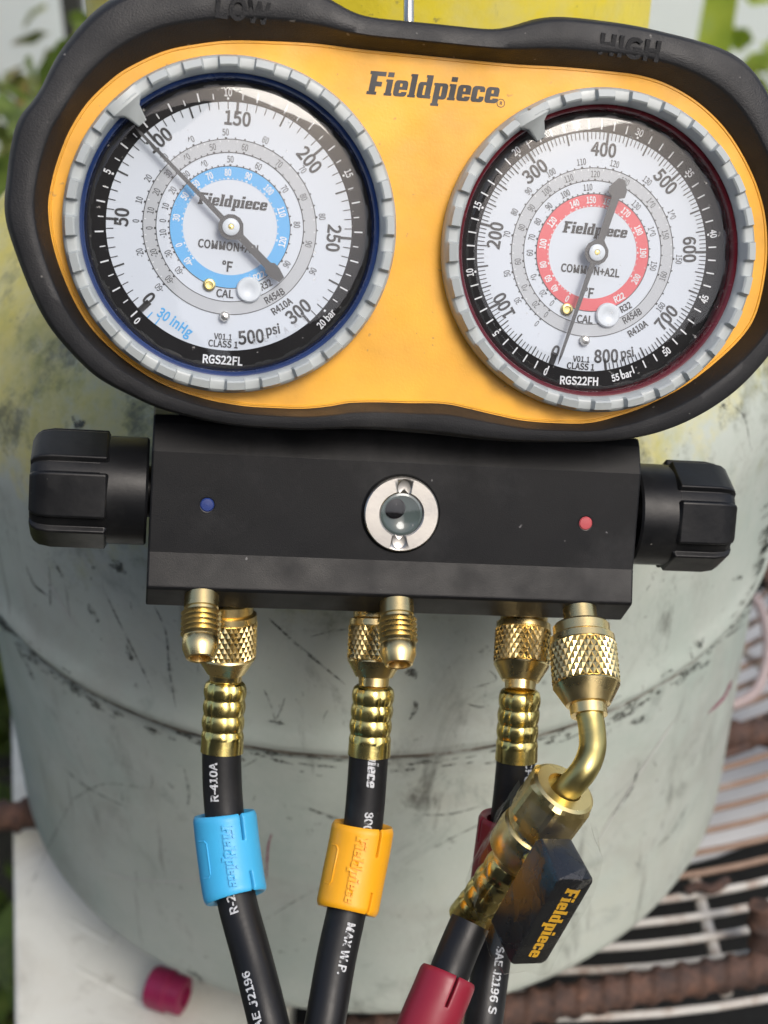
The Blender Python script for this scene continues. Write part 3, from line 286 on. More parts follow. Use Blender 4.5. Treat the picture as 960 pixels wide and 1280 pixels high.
def rr(x0, y0, x1, y1, r=.16, n=4, cor=(1, 1, 1, 1)):
    out = []
    for k, (cx, cy, a0) in enumerate(((x1, y0, -90), (x1, y1, 0), (x0, y1, 90), (x0, y0, 180))):
        q = r*cor[k]; sx = -1 if cx == x1 else 1; sy = 1 if cy == y0 else -1
        if q == 0: out.append((cx, cy)); continue
        for i in range(n+1):
            a = radians(a0 + 90*i/n); out.append((cx+sx*q+q*cos(a), cy+sy*q+q*sin(a)))
    return out
LOGO = {
 'F': (1.02, [[(0,0),(.62,0),(.62,.2),(.50,.2),(.50,.52),(.86,.52),(.86,.82),(.50,.82),(.50,1.16),(1.02,1.16),(1.02,1.44),(0,1.44),(0,1.24),(.1,1.24),(.1,.2),(0,.2)]]),
 'i': (.50, [[(0,0),(.50,0),(.50,.16),(.44,.16),(.44,1),(0,1),(0,.84),(.07,.84),(.07,.16),(0,.16)], [(.05,1.14),(.44,1.14),(.44,1.44),(.05,1.44)]]),
 'l': (.50, [[(0,0),(.50,0),(.50,.16),(.44,.16),(.44,1.44),(0,1.44),(0,1.28),(.07,1.28),(.07,.16),(0,.16)]]),
 'e': (.86, [rr(0,0,.86,.42,.2,4,(1,0,0,1))[:5] + [(.86,.30),(.50,.30),(.50,.22),(.36,.22),(.36,.42),(.86,.42)] + rr(0,0,.86,1,.22,4,(0,1,1,0))[1:11] + rr(0,0,.86,1,.2,4,(0,0,0,1))[3:], [(.36,.60),(.50,.60),(.50,.80),(.36,.80)]]),
 'c': (.82, [rr(0,0,.82,.42,.2,4,(1,0,0,1))[:5] + [(.82,.36),(.50,.36),(.50,.22),(.36,.22),(.36,.78),(.50,.78),(.50,.64),(.82,.64)] + rr(0,0,.82,1,.22,4,(0,1,1,0))[1:11] + rr(0,0,.82,1,.2,4,(0,0,0,1))[3:]]),
 'd': (.92, [[(.46,0),(.92,0),(.92,.16),(.86,.16),(.86,1.44),(.42,1.44),(.42,1.28),(.49,1.28),(.49,1.0)] + rr(0,0,.8,1,.2,4,(0,0,1,1))[2:], [(.36,.2),(.50,.2),(.50,.8),(.36,.8)]]),
 'p': (.92, [[(.0,-.42),(.52,-.42),(.52,-.26),(.44,-.26),(.44,0)] + rr(0,0,.92,1,.2,4,(1,1,0,0))[:10] + [(.0,1),(.0,.84),(.07,.84),(.07,-.26),(0,-.26)], [(.44,.2),(.56,.2),(.56,.8),(.44,.8)]]),
}
def logo():
    if 'logo' not in _tc:
        cu = bpy.data.curves.new('tmp_logo', 'CURVE'); cu.dimensions = '2D'; cu.fill_mode = 'FRONT'
        x = 0
        for ch in 'Fieldpiece':
            wd, loops = LOGO[ch]
            for lp in loops:
                sp = cu.splines.new('POLY'); sp.points.add(len(lp)-1); sp.use_cyclic_u = True
                for q, (a, b) in zip(sp.points, lp): q.co = (x+a+b*.16, b, 0, 1)
            x += wd + .07
        vs, fs = _curve2mesh(cu); x1 = max(v[0] for v in vs)
        _tc['logo'] = ([((a-x1/2)/x1, (b-.5)/x1) for a, b in vs], fs)          # width 1, centred
    return _tc['logo']
def put(mb, g, x, y, z, rot=0, size=1, sx=1, xf=None, bend=None):
    vs, fs = g; c, s_ = cos(rot), sin(rot); xf = xf or (lambda v: L(*v))
    mb.add([(x+(a*sx*c-b*s_)*size, y+(a*sx*s_+b*c)*size, z) for a, b in vs], fs, xf)

# =================================================================== SETTING
MAT = M
def ground_mat():
    k = N('soil'); f = k.noise(9, 6, .65)
    c = k.ramp(f, [(.3, (.035, .032, .025)), (.55, (.075, .068, .05)), (.75, (.05, .075, .03))])
    k.bump(k.noise(60, 5), .6, .02); return k.set(c, .9)
gm = MB(); gm.add([(-30, -30, 0), (30, -30, 0), (30, 30, 0), (-30, 30, 0)], [(0, 1, 2, 3)])
tag(gm.build('ground', ground_mat(), smooth=0), kind='structure')
def wall_mat():
    k = N('pale_render'); c = k.ramp(k.noise(3, 5), [(.3, (.62, .70, .70)), (.7, (.74, .79, .78))])
    k.bump(k.noise(120, 4), .3, .004); return k.set(c, .8)
wm = MB(); wm.box((-3.5, 1.95, 0), (3.5, 2.1, 1.9)); wm.box((-3.55, 1.92, 1.9), (3.55, 2.13, 1.96))
tag(wm.build('garden_wall', wall_mat()), 'pale painted wall behind the plants and the cylinder', 'wall')

wm = MB(); wm.box((-9, -3.6, 0), (.45, -3.0, 4.1)); wm.box((-9.2, -3.7, 4.1), (.65, -2.9, 4.25))  # unseen wall, added so the left lens and the brass mirror something dark
tag(wm.build('added_dark_wall', simple('added_wall_dark', (.09, .085, .08), .85, vs=4)), 'unseen tall dark wall added behind the viewer to darken the left lens reflection', 'wall')
wm = MB(); wm.box((.70, -3.5, 0), (9, -3.3, 2.35))  # lower unseen fence, also added only for dark reflections in the glass
for k in range(5): wm.box((.72+2*k, -3.3+.001, 0), (.84+2*k, -3.22, 2.45))
tag(wm.build('added_dark_fence', simple('added_fence_dark', (.06, .05, .04), .85, vs=6)), 'unseen lower dark fence added behind the viewer to darken the lens reflections', 'fence')
# ------------------------------------------------------------------ condenser unit
def white_metal():
    k = N('cream_enamel'); c = k.ramp(k.noise(18, 5, .6), [(.3, (.60, .60, .52)), (.6, (.70, .70, .63)), (.75, (.66, .65, .57))])
    c = k.mix(k.ramp(k.noise(60, 6, .7), [(.60, 0.0), (.72, .5)]), c, (.25, .23, .18))
    c = k.mix(k.ramp(k.noise(12, 6, .7, dist=1.5), [(.5, 0.0), (.75, .5)]), c, (.36, .34, .28))
    return k.set(c, .42)
def wire_mat(name, rust):
    k = N(name); f = k.noise(70, 5, .65)
    c = k.ramp(f, [(.5-.32*rust, (.50, .49, .46)), (.72-.32*rust, (.26, .175, .125)), (.95, (.14, .075, .05))])
    k.bump(f, .3, .001); return k.set(c, .6)
def rust_mat():
    k = N('rust'); f = k.noise(85, 6, .7)
    c = k.ramp(f, [(.3, (.025, .018, .017)), (.5, (.07, .038, .028)), (.7, (.14, .07, .045)), (.85, (.10, .085, .08))])
    k.bump(f, .8, .002); return k.set(c, .75)
M['deck'] = white_metal(); M['rust'] = rust_mat()
M['wire'] = wire_mat('painted_wire', 0.1); M['wire_rust'] = wire_mat('rusty_wire', 1.0)
M['dark'] = simple('dark_interior', (.012, .013, .013), .7); M['blade'] = simple('grey_fan_blade', (.50, .52, .54), .4, var=.1, vs=20)
CX, CY = 70.0, 800.0
def edge_x(y): return -150 - (y-384)*(21/103)
cu_ = empty('condenser_unit', Matrix.Translation(Wm(CX, CY, -1280)), 'cream air conditioner outdoor unit with round wire fan grille under the grey cylinder', 'condenser')
mb = MB()      # casing deck: left strip with fold, right and back strips, front apron
def deck_quad(pts, z0, z1): mb.grid([[Wm(x, y, z0) for x, y in pts], [Wm(x, y, z1) for x, y in pts]], True, False, True, True)
yb = 1000
deck_quad([(edge_x(300), 300), (-38, 300), (-38, yb), (edge_x(yb), yb)], -560, -532)
deck_quad([(-37.9, 300), (560, 300), (560, 372), (-37.9, 372)], -560, -532.2)
deck_quad([(-37.9, 960), (560, 960), (560, yb), (-37.9, yb)], -560, -532.2)
deck_quad([(500, 372.1), (560, 372.1), (560, 959.9), (500, 959.9)], -560, -532.2)
mb.build('top_deck', 'deck', cu_, bevel=.003)
mb = MB()
ring = [(edge_x(310)+6, 310), (550, 310), (550, 990), (edge_x(990)+6, 990)]
mb.grid([[Wm(x, y, -1279) for x, y in ring], [Wm(x, y, -561) for x, y in ring]]); mb.build('casing', 'deck', cu_)
mb = MB(); mb.grid([[Wm(x*.97+2, 310+(y-310)*.97+6, -700) for x, y in ring], [Wm(x*.97+2, 310+(y-310)*.97+6, -565) for x, y in ring]], cap0=True)
mb.build('fan_well', 'dark', cu_)
gr = MB(); 
for k in range(6):       # radial spokes
    a = radians(-80 + k*23.2); 
    if k in (0,): continue
    gr.v = []; gr.f = []
    gr.sweep([Wm(CX+r*cos(a), CY+r*sin(a), -534.2) for r in (60, 150, 250, 330, 422)], .0021, 8)
    gr.build('spoke', 'wire', cu_)
gr = MB()
gr.sweep([G(868, 1100, -534), G(886, 1165, -534), G(908, 1243, -534)], .0028, 8); gr.build('spoke', 'wire', cu_)
r = 60.0
while r < 418:
    pts = []
    for i in range(121):
        a = -pi + 2*pi*i/120; x, y = CX+r*cos(a), CY+r*sin(a)
        if -36 < x < 520 and 340 < y < 962 and (y < 800 or r < 160): pts.append(Wm(x, y, -530))
    # order: arcs start at left edge and run along the front
    pts.sort(key=lambda p: atan2(p.y-CY*.001, p.x-CX*.001))
    if len(pts) > 3:
        MB().sweep(pts, .0018 if r > 350 else .0016, 7).build('grille_ring', 'wire_rust' if r < 352 else 'wire', cu_)
    r += 11.4
fb = empty if False else None
hub = MB(); hub.lathe([(.05, -.02), (.05, .02), (.03, .03)], 32, Matrix.Translation(Wm(CX, CY, -600))); fan = hub.build('fan', 'dark', cu_)
for a0 in (-62, 28, 118, 208):
    rows = []
    for i in range(9):
        rr_ = .05 + .385*i/8 * .97; wdt = radians(26 + 10*sin(pi*i/8))
        rows.append([Wm(CX+1000*rr_*.69*cos(radians(a0)+wdt*(j/6-.5)*2), CY+1000*rr_*.69*sin(radians(a0)+wdt*(j/6-.5)*2), -585+22*(j/6-.5)*(1-.3*i/8)) for j in range(7)])
    b = MB().grid(rows, False).build('blade', 'blade', fan)
    m_ = b.modifiers.new('thick', 'SOLIDIFY'); m_.thickness = .002
# embossed ribs of the deck
for (a, b) in (((95, 1212), (190, 1262)), ((85, 1150), (140, 1182))):
    MB().sweep([G(*a, -533.3), (G(*a, -533.0)+G(*b, -533.0))/2, G(*b, -533.3)], .0018, 10).build('embossed_rib', 'deck', cu_)

# ------------------------------------------------------------------ reinforcing bars the cylinder stands on
def rebar(p0, p1, r, label, rib=True, seg=None):
    d = (p1-p0); n = int(d.length/.00105) if rib else 8
    mb = MB(); t = d.normalized(); a = Vector((0, 0, 1)) - t*t.z; a.normalize(); b = t.cross(a); rows = []
    for i in range(n+1):
        row = []
        for j in range(16):
            ph = 2*pi*j/16; k = r
            if rib:
                w_ = sin(2*pi*(i*.00105/.0105) + ph*1.0); k = r*(.94 + .22*max(0, min(1, w_*2-.4)) if abs(sin(ph)) > .15 else 1.08)
            row.append(p0 + d*(i/n) + (a*cos(ph)+b*sin(ph))*k)
        rows.append(row)
    mb.grid(rows, True, False, True, True)
    return tag(mb.build('reinforcing_bar', 'rust', smooth=60), label, 'rebar', 'rusty bars lying on the condenser')
zb = -520.5
q0, q1 = G(640, 1262, zb), G(960, 1209, zb); dv = (q1-q0).normalized()
rebar(q0-dv*.10, q1+dv*.25, .0068, 'rusty ribbed steel bar across the lower right, in front of the grille')
q0, q1 = G(15, 1020, zb), G(943, 917, zb); dv = (q1-q0).normalized()
rebar(q0-dv*.06, q1+dv*.2, .0068, 'rusty ribbed steel bar passing under the middle of the cylinder, its end showing at left')
q0 = G(952, 1195, -524); rebar(q0, G(950, 1130, -500), .0048, 'short rusty bar end standing up at the right edge of the picture')
mb = MB(); mb.sweep(catmull([G(858, 1115, -526), G(872, 1108, -524), G(890, 1112, -524), G(908, 1100, -526)], 6), .0022, 8)
tag(mb.build('tie_wire', 'rust'), 'small rusty twist of wire lying on the fan grille', 'wire')
mb = MB(); mb.sweep(catmull([G(900, 690, -522), G(944, 705, -522), G(972, 750, -522), G(985, 815, -522), G(975, 880, -522), G(945, 925, -522), G(900, 945, -522)], 8), .0024, 10)
tag(mb.build('bent_rod', 'rust'), 'thin rusty rod bent in a wide curve outside the pinkish loop at the right edge', 'rod')
M['cable'] = simple('pinkish_cable', (.36, .29, .28), .5)
mb = MB(); mb.sweep(catmull([G(905, 735, -520), G(940, 745, -520), G(956, 775, -520), G(960, 815, -520), G(952, 850, -520), G(936, 872, -520), G(905, 885, -520)], 8), .0028, 10)
tag(mb.build('cable_loop', 'cable'), 'pinkish grey cable loop behind the right side of the cylinder', 'cable')
# pink cap lying on the deck
c0 = G(188, 1232, -522); c1 = G(232, 1246, -522)
mb = MB(); ax = (c1-c0); fr = frame(c0, ax, Vector((0, 0, 1))); ln = ax.length
mb.lathe([(.0062, 0), (.0082, .0006), (.0088, .002), (.0088, ln*.55), (.0079, ln*.6), (.0079, ln*.95), (.006, ln), (.0045, ln), (.004, ln*.5)], 28, fr)
tag(mb.build('hose_cap', 'pinkcap'), 'small dark pink plastic cap lying on the cream deck', 'cap')

# ------------------------------------------------------------------ refrigerant cylinder
R = 155.0; TX, TY = -4.9, 503.7; ZS = -342.4; ZD = -277.0; DH = 92.0
def tank_mat(name):
    k = N(name); tc = k.n('ShaderNodeTexCoord'); sep = k.n('ShaderNodeSeparateXYZ'); k.l(tc.outputs['Object'], sep.inputs[0])
    g = k.ramp(k.noise(9, 6, .62), [(.3, (.40, .475, .425)), (.55, (.475, .525, .465)), (.75, (.52, .535, .45))])
    g = k.mix(k.ramp(k.noise(14, 6, .7, dist=1.2), [(.5, 0.0), (.75, .6)]), g, (.33, .315, .28))
    y = k.ramp(k.noise(8, 5, .6), [(.3, (.66, .54, .03)), (.7, (.76, .64, .05))])
    y = k.mix(k.ramp(k.noise(22, 6, .7), [(.48, 0.0), (.68, .6)]), y, (.58, .54, .24))
    # border of the yellow paint: height plus noise
    h = k.math('ADD', sep.outputs[2], k.math('MULTIPLY', k.math('SUBTRACT', k.noise(15, 7, .72), .5), .19))
    fade = k.ramp(k.math('MULTIPLY', h, 1.0), [(.243, 0.0), (.266, .5), (.295, .75), (.33, 1.0)])
    g = k.mix(k.ramp(k.noise(38, 7, .75), [(.42, 0.0), (.62, .55)]), g, (.53, .57, .52))
    g = k.mix(k.ramp(k.noise(24, 7, .78, dist=.8), [(.56, 0.0), (.68, .45)]), g, (.20, .23, .205))
    c = k.mix(fade, g, y)
    band = k.ramp(h, [(.222, 0.0), (.248, 1.0), (.275, 1.0), (.31, 0.0)])
    c = k.mix(k.math('MULTIPLY', band, k.ramp(k.noise(42, 7, .75), [(.50, 0.0), (.62, .8)])), c, (.10, .11, .07))
    c = k.mix(k.math('MULTIPLY', band, k.ramp(k.noise(27, 5, .7), [(.52, 0.0), (.66, .55)])), c, (.36, .36, .07))
    # grime: scuffs running down, dark spots
    vs = k.coord((1, 1, .28)); sc1 = k.ramp(k.noise(46, 7, .72, vs, .6), [(.57, 0.0), (.66, .75)])
    patch = k.ramp(k.noise(11, 4, .6), [(.42, 0.0), (.6, 1.0)])
    c = k.mix(k.math('MULTIPLY', sc1, patch), c, (.085, .085, .07))
    c = k.mix(k.ramp(k.noise(150, 5, .7), [(.64, 0.0), (.70, .6)]), c, (.10, .10, .085))
    vs2 = k.coord((1, 1, .12), rot=(.35, .5, 0)); c = k.mix(k.ramp(k.noise(120, 5, .6, vs2), [(.66, 0.0), (.7, .45)]), c, (.18, .18, .16))
    k.bump(k.math('ADD', k.noise(300, 4), k.math('MULTIPLY', k.noise(40, 3), 2.0)), .16, .0012)
    return k.set(c, k.ramp(k.noise(30, 5), [(.3, .34), (.7, .55)]), 0, .5)
M['tank'] = tank_mat('weathered_tank_paint')
ZB = -342.4-130.6
tank = empty('refrigerant_cylinder', Matrix.Translation(Wm(TX, TY, -513.2)), 'scuffed grey steel refrigerant cylinder with worn yellow top, standing behind the gauges', 'cylinder')
TM = Matrix.Translation(Wm(TX, TY, 0))
def mmprof(P): return [(r*.001, z*.001) for r, z in P]
up = [(R-3, ZS-3.2), (R+1.0, ZS-1.6), (R+1.7, ZS+.2), (R+1.7, ZS+1.8), (R+.7, ZS+5.5), (R, ZS+11)]
up += [(R, ZS+11+(ZD-ZS-11)*i/8) for i in range(1, 9)]
up += [(R*cos(a), ZD+DH*sin(a)) for a in [pi/2*i/20 for i in range(1, 20)]]
MB().lathe(mmprof(up), 128, TM, False, True).build('upper_shell', 'tank', tank)
RL = R-2.0
lo = [(RL, ZS+2)] + [(RL, ZS-1-(ZS-1-ZB)*i/8) for i in range(9)]
lo += [(RL*cos(a)**(2/2.186), ZB-40.2*sin(a)**(2/2.186)) for a in [pi/2*i/24 for i in range(1, 24)]]
MB().lathe(mmprof(lo), 128, TM, False, True).build('lower_shell', 'tank', tank)
wb = MB(); rows = []          # lumpy weld under the overlap
for i in range(360):
    a = 2*pi*i/360; q = noise.noise(Vector((cos(a)*22, sin(a)*22, 3)))
    rows.append([((R-1.2+(1.6+.9*q)*cos(t))*cos(a)*.001, (R-1.2+(1.6+.9*q)*cos(t))*sin(a)*.001, (ZS-2.6+(2.0+1.0*q)*sin(t)+.8*q)*.001) for t in [2*pi*j/8 for j in range(8)]])
def weld_mat():
    k = N('weld_grime'); c = k.ramp(k.noise(75, 6, .75), [(.40, (.42, .44, .40)), (.5, (.20, .18, .14)), (.62, (.055, .05, .04))])
    k.bump(k.noise(260, 4), .5, .001); return k.set(c, .65)
wb.grid(rows, True, True, xf=TM).build('weld_seam', weld_mat(), tank)
RC = .585*R
MB().lathe(mmprof([(RC-3, -215), (RC, -215), (RC, -88), (RC-1, -84), (RC-3, -84), (RC-4, -88), (RC-4, -215)]), 96, TM, False, False).build('collar', 'tank', tank)
MB().lathe(mmprof([(18, -190), (18, -118), (12, -112), (12, -96), (15, -92)]), 24, TM).build('valve', 'brass', tank)
# scratches and scuffs with a shape of their own
def on_tank(px, py, off=.25):
    a, b = (px-480)/FPX, (640-py)/FPX; d = Vector((a, cp_+b*sp_, -sp_+b*cp_)); rad = R
    for _ in range(12):
        A = d.x**2+d.y**2; B = -2*(d.x*TX+d.y*TY); C = TX**2+TY**2-(rad+off)**2
        q = B*B-4*A*C
        t = (-B-sqrt(max(q, 0)))/(2*A); z = d.z*t
        if z > ZD:
            s_ = min(.999, (z-ZD)/DH); rad = R*max(.02, 1-s_**2)**.5
        elif z > ZS+10: rad = R
        elif z > ZS-1: rad = R+1.5
        elif z > ZB: rad = RL
        else:
            s_ = min(.999, (ZB-z)/40.2); rad = RL*max(.02, 1-s_**2.186)**(1/2.186)
    return Wm(d.x*t, d.y*t, d.z*t)
def scratch_mat():
    k = N('scratch_grime'); k.set((.095, .10, .085), .75)
    k.l(k.ramp(k.noise(330, 5, .7), [(.40, .0), (.60, .85)]), k.b.inputs['Alpha']); return k.m
M['scratch'] = scratch_mat()
M['scratch_pale'] = simple('pale_scratch', (.55, .56, .53), .5)
M['scratch_pink'] = simple('pink_mark', (.30, .11, .15), .6)
def scuff(mb, pts, wpx, jag=.5):
    P = catmull([Vector((x, y)) for x, y in pts], 10); n = len(P); l_, r_ = [], []
    for i, p in enumerate(P):
        t = (P[min(i+1, n-1)]-P[max(i-1, 0)]); t = t.normalized() if t.length else Vector((1, 0)); nn = Vector((-t.y, t.x))
        w_ = wpx*.40*(1 - abs(2*i/(n-1)-1)**3)*(1+jag*random.uniform(-1, 1))+.15
        l_.append(on_tank(*(p+nn*w_))); r_.append(on_tank(*(p-nn*w_)))
    mb.grid([l_, r_], False)
s1 = MB()
for pts, w_ in [([(335,772),(375,808),(432,856)],3.2),([(338,776),(380,815),(428,852)],1.2),([(132,742),(150,780),(170,820),(190,862)],2),([(192,756),(207,790),(212,840),(220,885)],2.6),([(32,705),(42,730),(60,745)],3),([(60,690),(62,730),(63,758)],2.2),([(67,700),(75,715),(82,725)],3.5),
   ([(110,755),(118,770),(123,778)],7),([(158,805),(162,818),(166,826)],6),([(330,862),(338,880),(345,905)],2.2),([(345,900),(352,885),(356,872)],1.5),([(388,796),(415,789),(440,786)],1.6),([(385,1010),(410,1020),(432,1026)],4),([(515,1018),(560,1018),(600,1008)],1.5),([(335,900),(345,903),(356,905)],4),([(540,1060),(580,1040),(612,1025)],1.2),
   ([(508,845),(515,838),(520,850)],12),([(512,900),(520,885),(518,875)],6),([(585,880),(600,884),(612,881)],3),([(135,705),(150,712),(158,718)],9),([(140,700),(150,706),(146,716)],6),([(115,708),(117,710),(118,712)],5),([(230,1212),(248,1222),(256,1240)],5),([(20,805),(35,835),(42,850)],3.5),([(785,905),(800,900),(806,893)],7),([(872,800),(876,808),(880,795)],5),
   ([(915,725),(925,722),(928,720)],4),([(845,600),(852,590),(858,580)],12),([(90,520),(98,530),(106,526)],12),([(48,480),(60,490),(70,500)],12),([(10,455),(25,462),(40,470)],9),([(20,1150),(60,1060),(90,1000)],0.8),([(80,960),(110,985),(160,1010)],1.6),([(230,960),(236,990),(234,1010)],3),([(590,860),(620,850),(612,838)],1.4),([(820,1060),(840,1040),(860,1005)],1.5),([(765,1020),(790,985),(800,950)],2.2),([(90,1000),(130,980),(180,985)],1.2),
   ([(905,500),(930,520),(938,560)],1.2),([(900,515),(905,508),(912,512)],8),([(330,1150),(380,1120),(415,1105)],1.0)]:
    scuff(s1, pts, w_)
for _ in range(75):
    x, y = random.uniform(20, 930), random.uniform(560, 1200)
    a = random.gauss(pi/2, .7); ln = random.uniform(3, 22)
    if ((x-467)/440)**2 + (max(0, y-900)/330)**2 > .9: continue
    scuff(s1, [(x, y), (x+cos(a)*ln*.5+random.uniform(-2, 2), y+sin(a)*ln*.5), (x+cos(a)*ln, y+sin(a)*ln)], random.uniform(.5, 1.8))
for _ in range(230):       # grime caught along the overlap of the shells
    a = random.uniform(pi*1.04, pi*1.96); p = Vector((TX+R*cos(a), TY+R*sin(a), ZS-6+random.gauss(0, 2.5)))
    d = p.y*cp_-p.z*sp_; px, py = 480+FPX*p.x/d, 640-FPX*(p.y*sp_+p.z*cp_)/d
    ln = random.uniform(3, 13); sl_ = (px-467)/480
    scuff(s1, [(px-ln, py+ln*sl_*.8), (px, py+random.uniform(-1, 1)), (px+ln, py-ln*sl_*.8)], random.uniform(1, 5), .8)
o = s1.build('scuff_marks', 'scratch', tank, smooth=0); o['kind'] = 'stuff'
for pts, w_ in [([(115,1088),(160,1098),(210,1102),(255,1099)],2.2),([(850,892),(800,965),(742,1060)],2.0),([(45,700),(80,760),(95,780)],1.5)]:
    s2 = MB(); scuff(s2, pts, w_, .2); s2.build('pale_scratch', 'scratch_pale', tank, smooth=0)
for pts, w_ in [([(340,1042),(335,1060),(333,1098)], 2.5), ([(915,850),(905,872),(885,892)], 3)]:
    s3 = MB(); scuff(s3, pts, w_); s3.build('pink_mark', 'scratch_pink', tank, smooth=0)

# =================================================================== MANIFOLD GAUGE SET
man = empty('manifold_gauge_set', LMAT @ Matrix.Translation((0, -25, -30)) @ Matrix.Scale(1000, 4), 'black and yellow two-gauge refrigerant manifold hanging in front of the cylinder', 'manifold gauge')
def Lf(v): return L(*v)
outer_px = [(4,270),(6,235),(10,195),(17,160),(25,142),(37,129),(52,106),(67,74),(84,49),(108,21),(132,0),(165,-17),(215,-30),(290,-34),(355,-27),(395,-12),(425,6),(445,17),(468,22),(510,26),(560,31),(608,36),(630,35),(650,27),(673,21),(701,19),(735,22),(785,29),(842,42),(881,52),(909,62),(932,77),(949,98),(958,116),(972,150),(990,205),(1001,260),(1002,325),(992,378),(977,415),(958,444),(921,486),(884,513),(850,531),(822,541),(786,549),(730,553),(660,553),(610,551),(560,546),(500,540),(440,537),(380,538),(330,536),(280,531),(235,521),(192,509),(150,488),(120,473),(79,431),(54,399),(32,352),(17,311)]
plate_px = [(60,265),(66,220),(79,180),(91,155),(109,128),(133,104),(160,84),(206,63),(250,54),(290,50),(340,51),(395,54),(450,61),(520,68),(580,74),(645,80),(700,83),(757,88),(802,94),(840,107),(878,131),(912,166),(940,214),(956,262),(960,310),(956,352),(946,392),(930,419),(900,449),(857,482),(809,507),(770,521),(735,529),(695,529),(655,526),(620,519),(590,512),(555,505),(510,504),(470,503),(436,504),(412,508),(380,511),(341,510),(300,507),(250,497),(195,476),(141,438),(101,392),(71,324)]
plate = catmull([U(x, y, .3).xy for x, y in plate_px], 7, True)
outerl = catmull([U(x, y, 1.0).xy for x, y in outer_px], 6, True)
NP = len(plate); no = len(outerl); dist = []
nrm = []
for i in range(NP):
    t = (plate[(i+2) % NP]-plate[i-2]).normalized(); nrm.append(Vector((t.y, -t.x)))
area = sum(plate[i-1].cross(plate[i]) for i in range(NP)) if False else sum(plate[i-1].x*plate[i].y-plate[i].x*plate[i-1].y for i in range(NP))
if area < 0: nrm = [-q for q in nrm]
for i in range(NP):
    p, q = plate[i], nrm[i]; best = 30
    for j in range(no):
        a, b = outerl[j-1], outerl[j]; e = b-a; den = q.x*e.y-q.y*e.x
        if abs(den) < 1e-9: continue
        ap = a-p; t = (ap.x*e.y-ap.y*e.x)/den; u_ = (ap.x*q.y-ap.y*q.x)/den
        if t > .5 and 0 <= u_ <= 1 and t < best: best = t
    dist.append(best)
dist = [sum(dist[(i+k) % NP] for k in range(-2, 3))/5 for i in range(NP)]
loops = [(-.02, -1.2), (0, 0.25), (.035, .9), (.19, 4.4), (.25, 5.9), (.275, 6.5), (.31, 6.8), (.50, 6.7), (.78, 6.35), (.83, 6.05), (.88, 5.1), (.93, 3.4), (.98, .6), (1.0, -2), (1.0, -16), (.95, -21), (.7, -24)]
mb = MB(); mb.grid([[(plate[i].x+nrm[i].x*dist[i]*f_, plate[i].y+nrm[i].y*dist[i]*f_, z) for i in range(NP)] for f_, z in loops], True, False, False, True, Lf)
housing = mb.build('housing', 'rubber', man, smooth=50)
def zsurf(x, y):           # height of the rubber rim over the face plate
    i = min(range(NP), key=lambda k: (plate[k].x-x)**2+(plate[k].y-y)**2)
    f_ = hypot(plate[i].x-x, plate[i].y-y)/dist[i]
    for (a, za), (b, zb_) in zip(loops, loops[1:]):
        if a <= f_ <= b and b > a: return za+(zb_-za)*(f_-a)/(b-a)
    return 6.0
for s, a, rz, sx in (('LOW', (303, 12), -2.6, .98), ('HIGH', (788, 59), -3, 1.06)):
    tm = MB(); p = U(*a, 7); za = [zsurf(p.x+i*1.5, p.y-2.2) for i in range(-4, 5)]; zb2 = [zsurf(p.x+i*1.5, p.y+2.2) for i in range(-4, 5)]
    zc_ = (sum(za)+sum(zb2))/18; gy_ = (sum(zb2)-sum(za))/9/4.4; gx_ = sum((za[k]+zb2[k])*(k-4) for k in range(9))/(2*60*1.5)
    put(tm, glyphs(s, .02), p.x, p.y, 0, radians(rz), 4.3, sx, lambda v: L(v[0], v[1], zc_+gx_*(v[0]-p.x)+gy_*(v[1]-p.y)+.42))
    em = tm.build('embossed_lettering', 'rubber', housing, smooth=0)
    so_ = em.modifiers.new('thick', 'SOLIDIFY'); so_.thickness = .0010; so_.offset = 0
# yellow face plate with the two openings
GC = [(-43.05, 65.65), (45.5, 65.65)]
def plate_mesh():
    cu = bpy.data.curves.new('tmp_plate', 'CURVE'); cu.dimensions = '2D'; cu.fill_mode = 'FRONT'
    for lp in [[(p.x+nrm[i].x*.4, p.y+nrm[i].y*.4) for i, p in enumerate(plate)]] + [[(cx+36*cos(2*pi*k/96), cy+36*sin(2*pi*k/96)) for k in range(96)] for cx, cy in GC]:
        s = cu.splines.new('POLY'); s.points.add(len(lp)-1); s.use_cyclic_u = True
        for q, (a, b) in zip(s.points, lp): q.co = (a, b, 0, 1)
    return _curve2mesh(cu)
pv, pf = plate_mesh(); mb = MB(); mb.add([(x, y, 0.0) for x, y in pv], pf, Lf); fp = mb.build('face_plate', 'yellow', man, smooth=0)
mb = MB(); rows = []
for off, z in ((-.75, .02), (-.62, .3), (-.42, .3), (-.30, .02)): rows.append([(plate[i].x+nrm[i].x*off, plate[i].y+nrm[i].y*off, z) for i in range(NP)])
mb.grid(rows, True, xf=Lf).build('plate_edge_bead', 'yellow', fp)
mb = MB(); p = U(541, 114, 0); a_ = U(458, 109, 0); b_ = U(624, 122, 0)
put(mb, logo(), (a_.x+b_.x)/2, p.y+.1, .06, atan2(b_.y-a_.y, b_.x-a_.x)+radians(.3), (b_-a_).length)
q = U(626, 129, 0); put(mb, glyphs('R', .02), q.x, q.y, .06, 0, .75)
vs = []; n = 24
for r_ in (.85, 1.02): vs += [(q.x+r_*cos(2*pi*k/n), q.y+r_*sin(2*pi*k/n), .06) for k in range(n)]
mb.add(vs, [(k, (k+1) % n, n+(k+1) % n, n+k) for k in range(n)], Lf)
mb.build('logo_print', 'pblack', fp, smooth=0)

